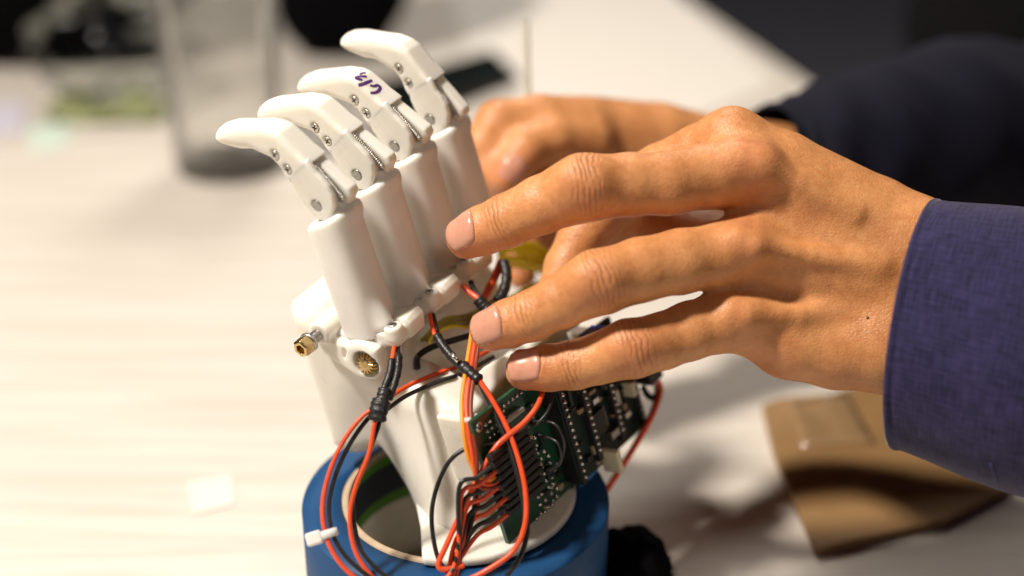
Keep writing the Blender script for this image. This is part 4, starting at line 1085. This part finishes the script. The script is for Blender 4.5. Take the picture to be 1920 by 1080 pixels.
K=96
def sleeve_ring(c,s,sc,wr=0.0,seed=0.0):
    th=np.arange(K)*2*math.pi/K
    rad=sc*(1+wr*np.sin(3*th+seed)+wr*0.6*np.sin(7*th+1.7*seed+s*0.05))
    return c+np.outer(np.cos(th)*rad,av)+np.outer(np.sin(th)*rad,bvx)
rings=[];us=[]
for s,sc in ((2.0,0.955),(0.6,0.970),(0.0,0.992),(0.2,1.010),(1.0,1.022),(1.9,1.020),(2.5,1.005),(3.1,1.014),(5,1.018),(9,1.034),(14,1.055),(20,1.082),(27,1.11),(35,1.13),(45,1.14),(58,1.14),(64,1.13)):
    rings.append(world_pts(sleeve_ring(c0+Ax*s,s,sc,0.004 if s<3 else 0.006,0.6+s*0.02))); us.append(s)
sleeve=bpy.data.objects.new('shirt_sleeve',None)
cuffm=ring_tube('cuff',rings,M['navy'],person,us)
sm=cuffm.modifiers.new('thick','SOLIDIFY'); sm.thickness=0.0011; sm.offset=-1
cuffm['label']='navy cotton shirt cuff with a buttonhole at the left wrist'
# buttonhole: raised satin-stitched bar
def on_obj(px,py,verts,faces):
    tr=BVHTree.FromPolygons(verts,faces); d=Vector(CM@cs(px,py,1.0)).normalized(); return tr.ray_cast(Vector(C0),d)
cv=[tuple(v.co) for v in cuffm.data.vertices]; cf=[tuple(p.vertices) for p in cuffm.data.polygons]
pts=[]
for (px,py) in ((1857,868),(1861,878),(1865,890),(1869,902)):
    h_=on_obj(px,py,cv,cf)
    if h_[0] is not None: pts.append(h_[0])
if len(pts)>=2:
    v,f=tube(pts,0.0006,6); mesh_obj('buttonhole',v,f,mat('navy_thread',(0.02,0.02,0.075),0.7),cuffm)
# sleeve on to elbow and shoulder (out of view)
def path_sleeve(name,path,rads,material,ell=0.9):
    pth=[np.asarray(p,float) for p in path]; pc=catmull(pth,8); rr=np.interp(np.linspace(0,len(rads)-1,len(pc)),range(len(rads)),rads)
    rings=[];us=[0.0]; x=Vector((0,0,1))
    for i,p in enumerate(pc):
        t=Vector(pc[min(i+1,len(pc)-1)]-pc[max(i-1,0)]).normalized(); x=(x-t*x.dot(t)).normalized(); y=t.cross(x); th=np.arange(48)*2*math.pi/48
        w=1+0.03*np.sin(2*th+i*0.9)+0.025*np.sin(5*th-i*1.3)
        rings.append(p+np.outer(np.cos(th)*w*rr[i],np.array(x))+np.outer(np.sin(th)*w*rr[i]*ell,np.array(y)))
        if i: us.append(us[-1]+np.linalg.norm(p-pc[i-1])*1000)
    return ring_tube(name,rings,material,person,us)
e_=world_pts([c0+Ax*52])[0]; d_=CM@Ax
path_sleeve('shirt_sleeve',[e_,e_+d_*0.07,e_+d_*0.17+np.array([0,0.02,0.005]),np.array([0.47,0.62,0.13]),np.array([0.50,0.74,0.30])],[0.041,0.056,0.064,0.072,0.090],M['navy'])
M['navy_shaded']=cloth_material('navy_cotton_shaded',(0.0012,0.0012,0.006),(0.0035,0.0035,0.015),0.02)  # shirt navy darkened: shade on the far sleeve put into its colour
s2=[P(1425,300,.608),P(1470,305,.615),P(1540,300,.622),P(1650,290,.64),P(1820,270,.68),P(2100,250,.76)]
path_sleeve('shaded_sleeve',s2+[np.array([0.43,0.86,0.33])],[0.0235,0.0265,0.033,0.041,0.050,0.062,0.085],M['navy_shaded'],0.95)
M['vest']=mat('black_vest',(0.004,0.004,0.0045),0.95,spec=0.15,bump=0.4,bump_scale=300,bump_dist=0.001)
tp=[np.array([0.58,1.00,-0.42]),np.array([0.55,0.98,-0.20]),np.array([0.49,0.95,0.05]),np.array([0.43,0.92,0.22]),np.array([0.41,0.89,0.40]),np.array([0.42,0.88,0.52])]
tr=[0.17,0.175,0.175,0.18,0.16,0.07]
path_sleeve('vest',tp,tr,M['vest'],1.25)
# ================================================================== pen mark on the third fingertip
deps=bpy.context.evaluated_depsgraph_get(); bpy.context.view_layer.update()
t3=tips[2]; mw=parent_world(t3)
tv=[tuple(mw@v.co) for v in t3.data.vertices]; tf=[tuple(p.vertices) for p in t3.data.polygons]
tr3=BVHTree.FromPolygons(tv,tf)
def ink(pts,w):
    P3=[]
    zs=catmull([np.array([620+x/9,110+y/9,0]) for x,y in pts],6)
    for q in zs:
        d=Vector(CM@cs(q[0],q[1],1.0)).normalized(); h=tr3.ray_cast(Vector(C0),d)
        if h[0] is not None:
            n=h[1] if h[1].dot(d)<0 else -h[1]; P3.append((h[0]+n*0.00006,n))
    if len(P3)<2: return
    v=[];f=[]
    for i,(p,n) in enumerate(P3):
        a=P3[max(i-1,0)][0]; b=P3[min(i+1,len(P3)-1)][0]; t=(b-a).normalized(); s=t.cross(n).normalized()
        ww=w*(0.75+0.25*math.sin(math.pi*(i+1)/(len(P3)+1)))
        v+=[tuple(p+s*ww),tuple(p-s*ww)]
        if i: k=2*i; f.append((k-2,k-1,k+1,k))
    return mesh_obj('ink_stroke',v,f,M['ink'],fingers[2])
ink([(665,455),(740,466),(790,450),(836,490),(805,550),(740,578),(672,576)],0.00062)
ink([(468,450),(560,425),(700,365)],0.00066)
ink([(490,270),(540,245),(592,236)],0.00050)
ink([(610,302),(500,300),(432,326),(480,345),(535,358)],0.00062)
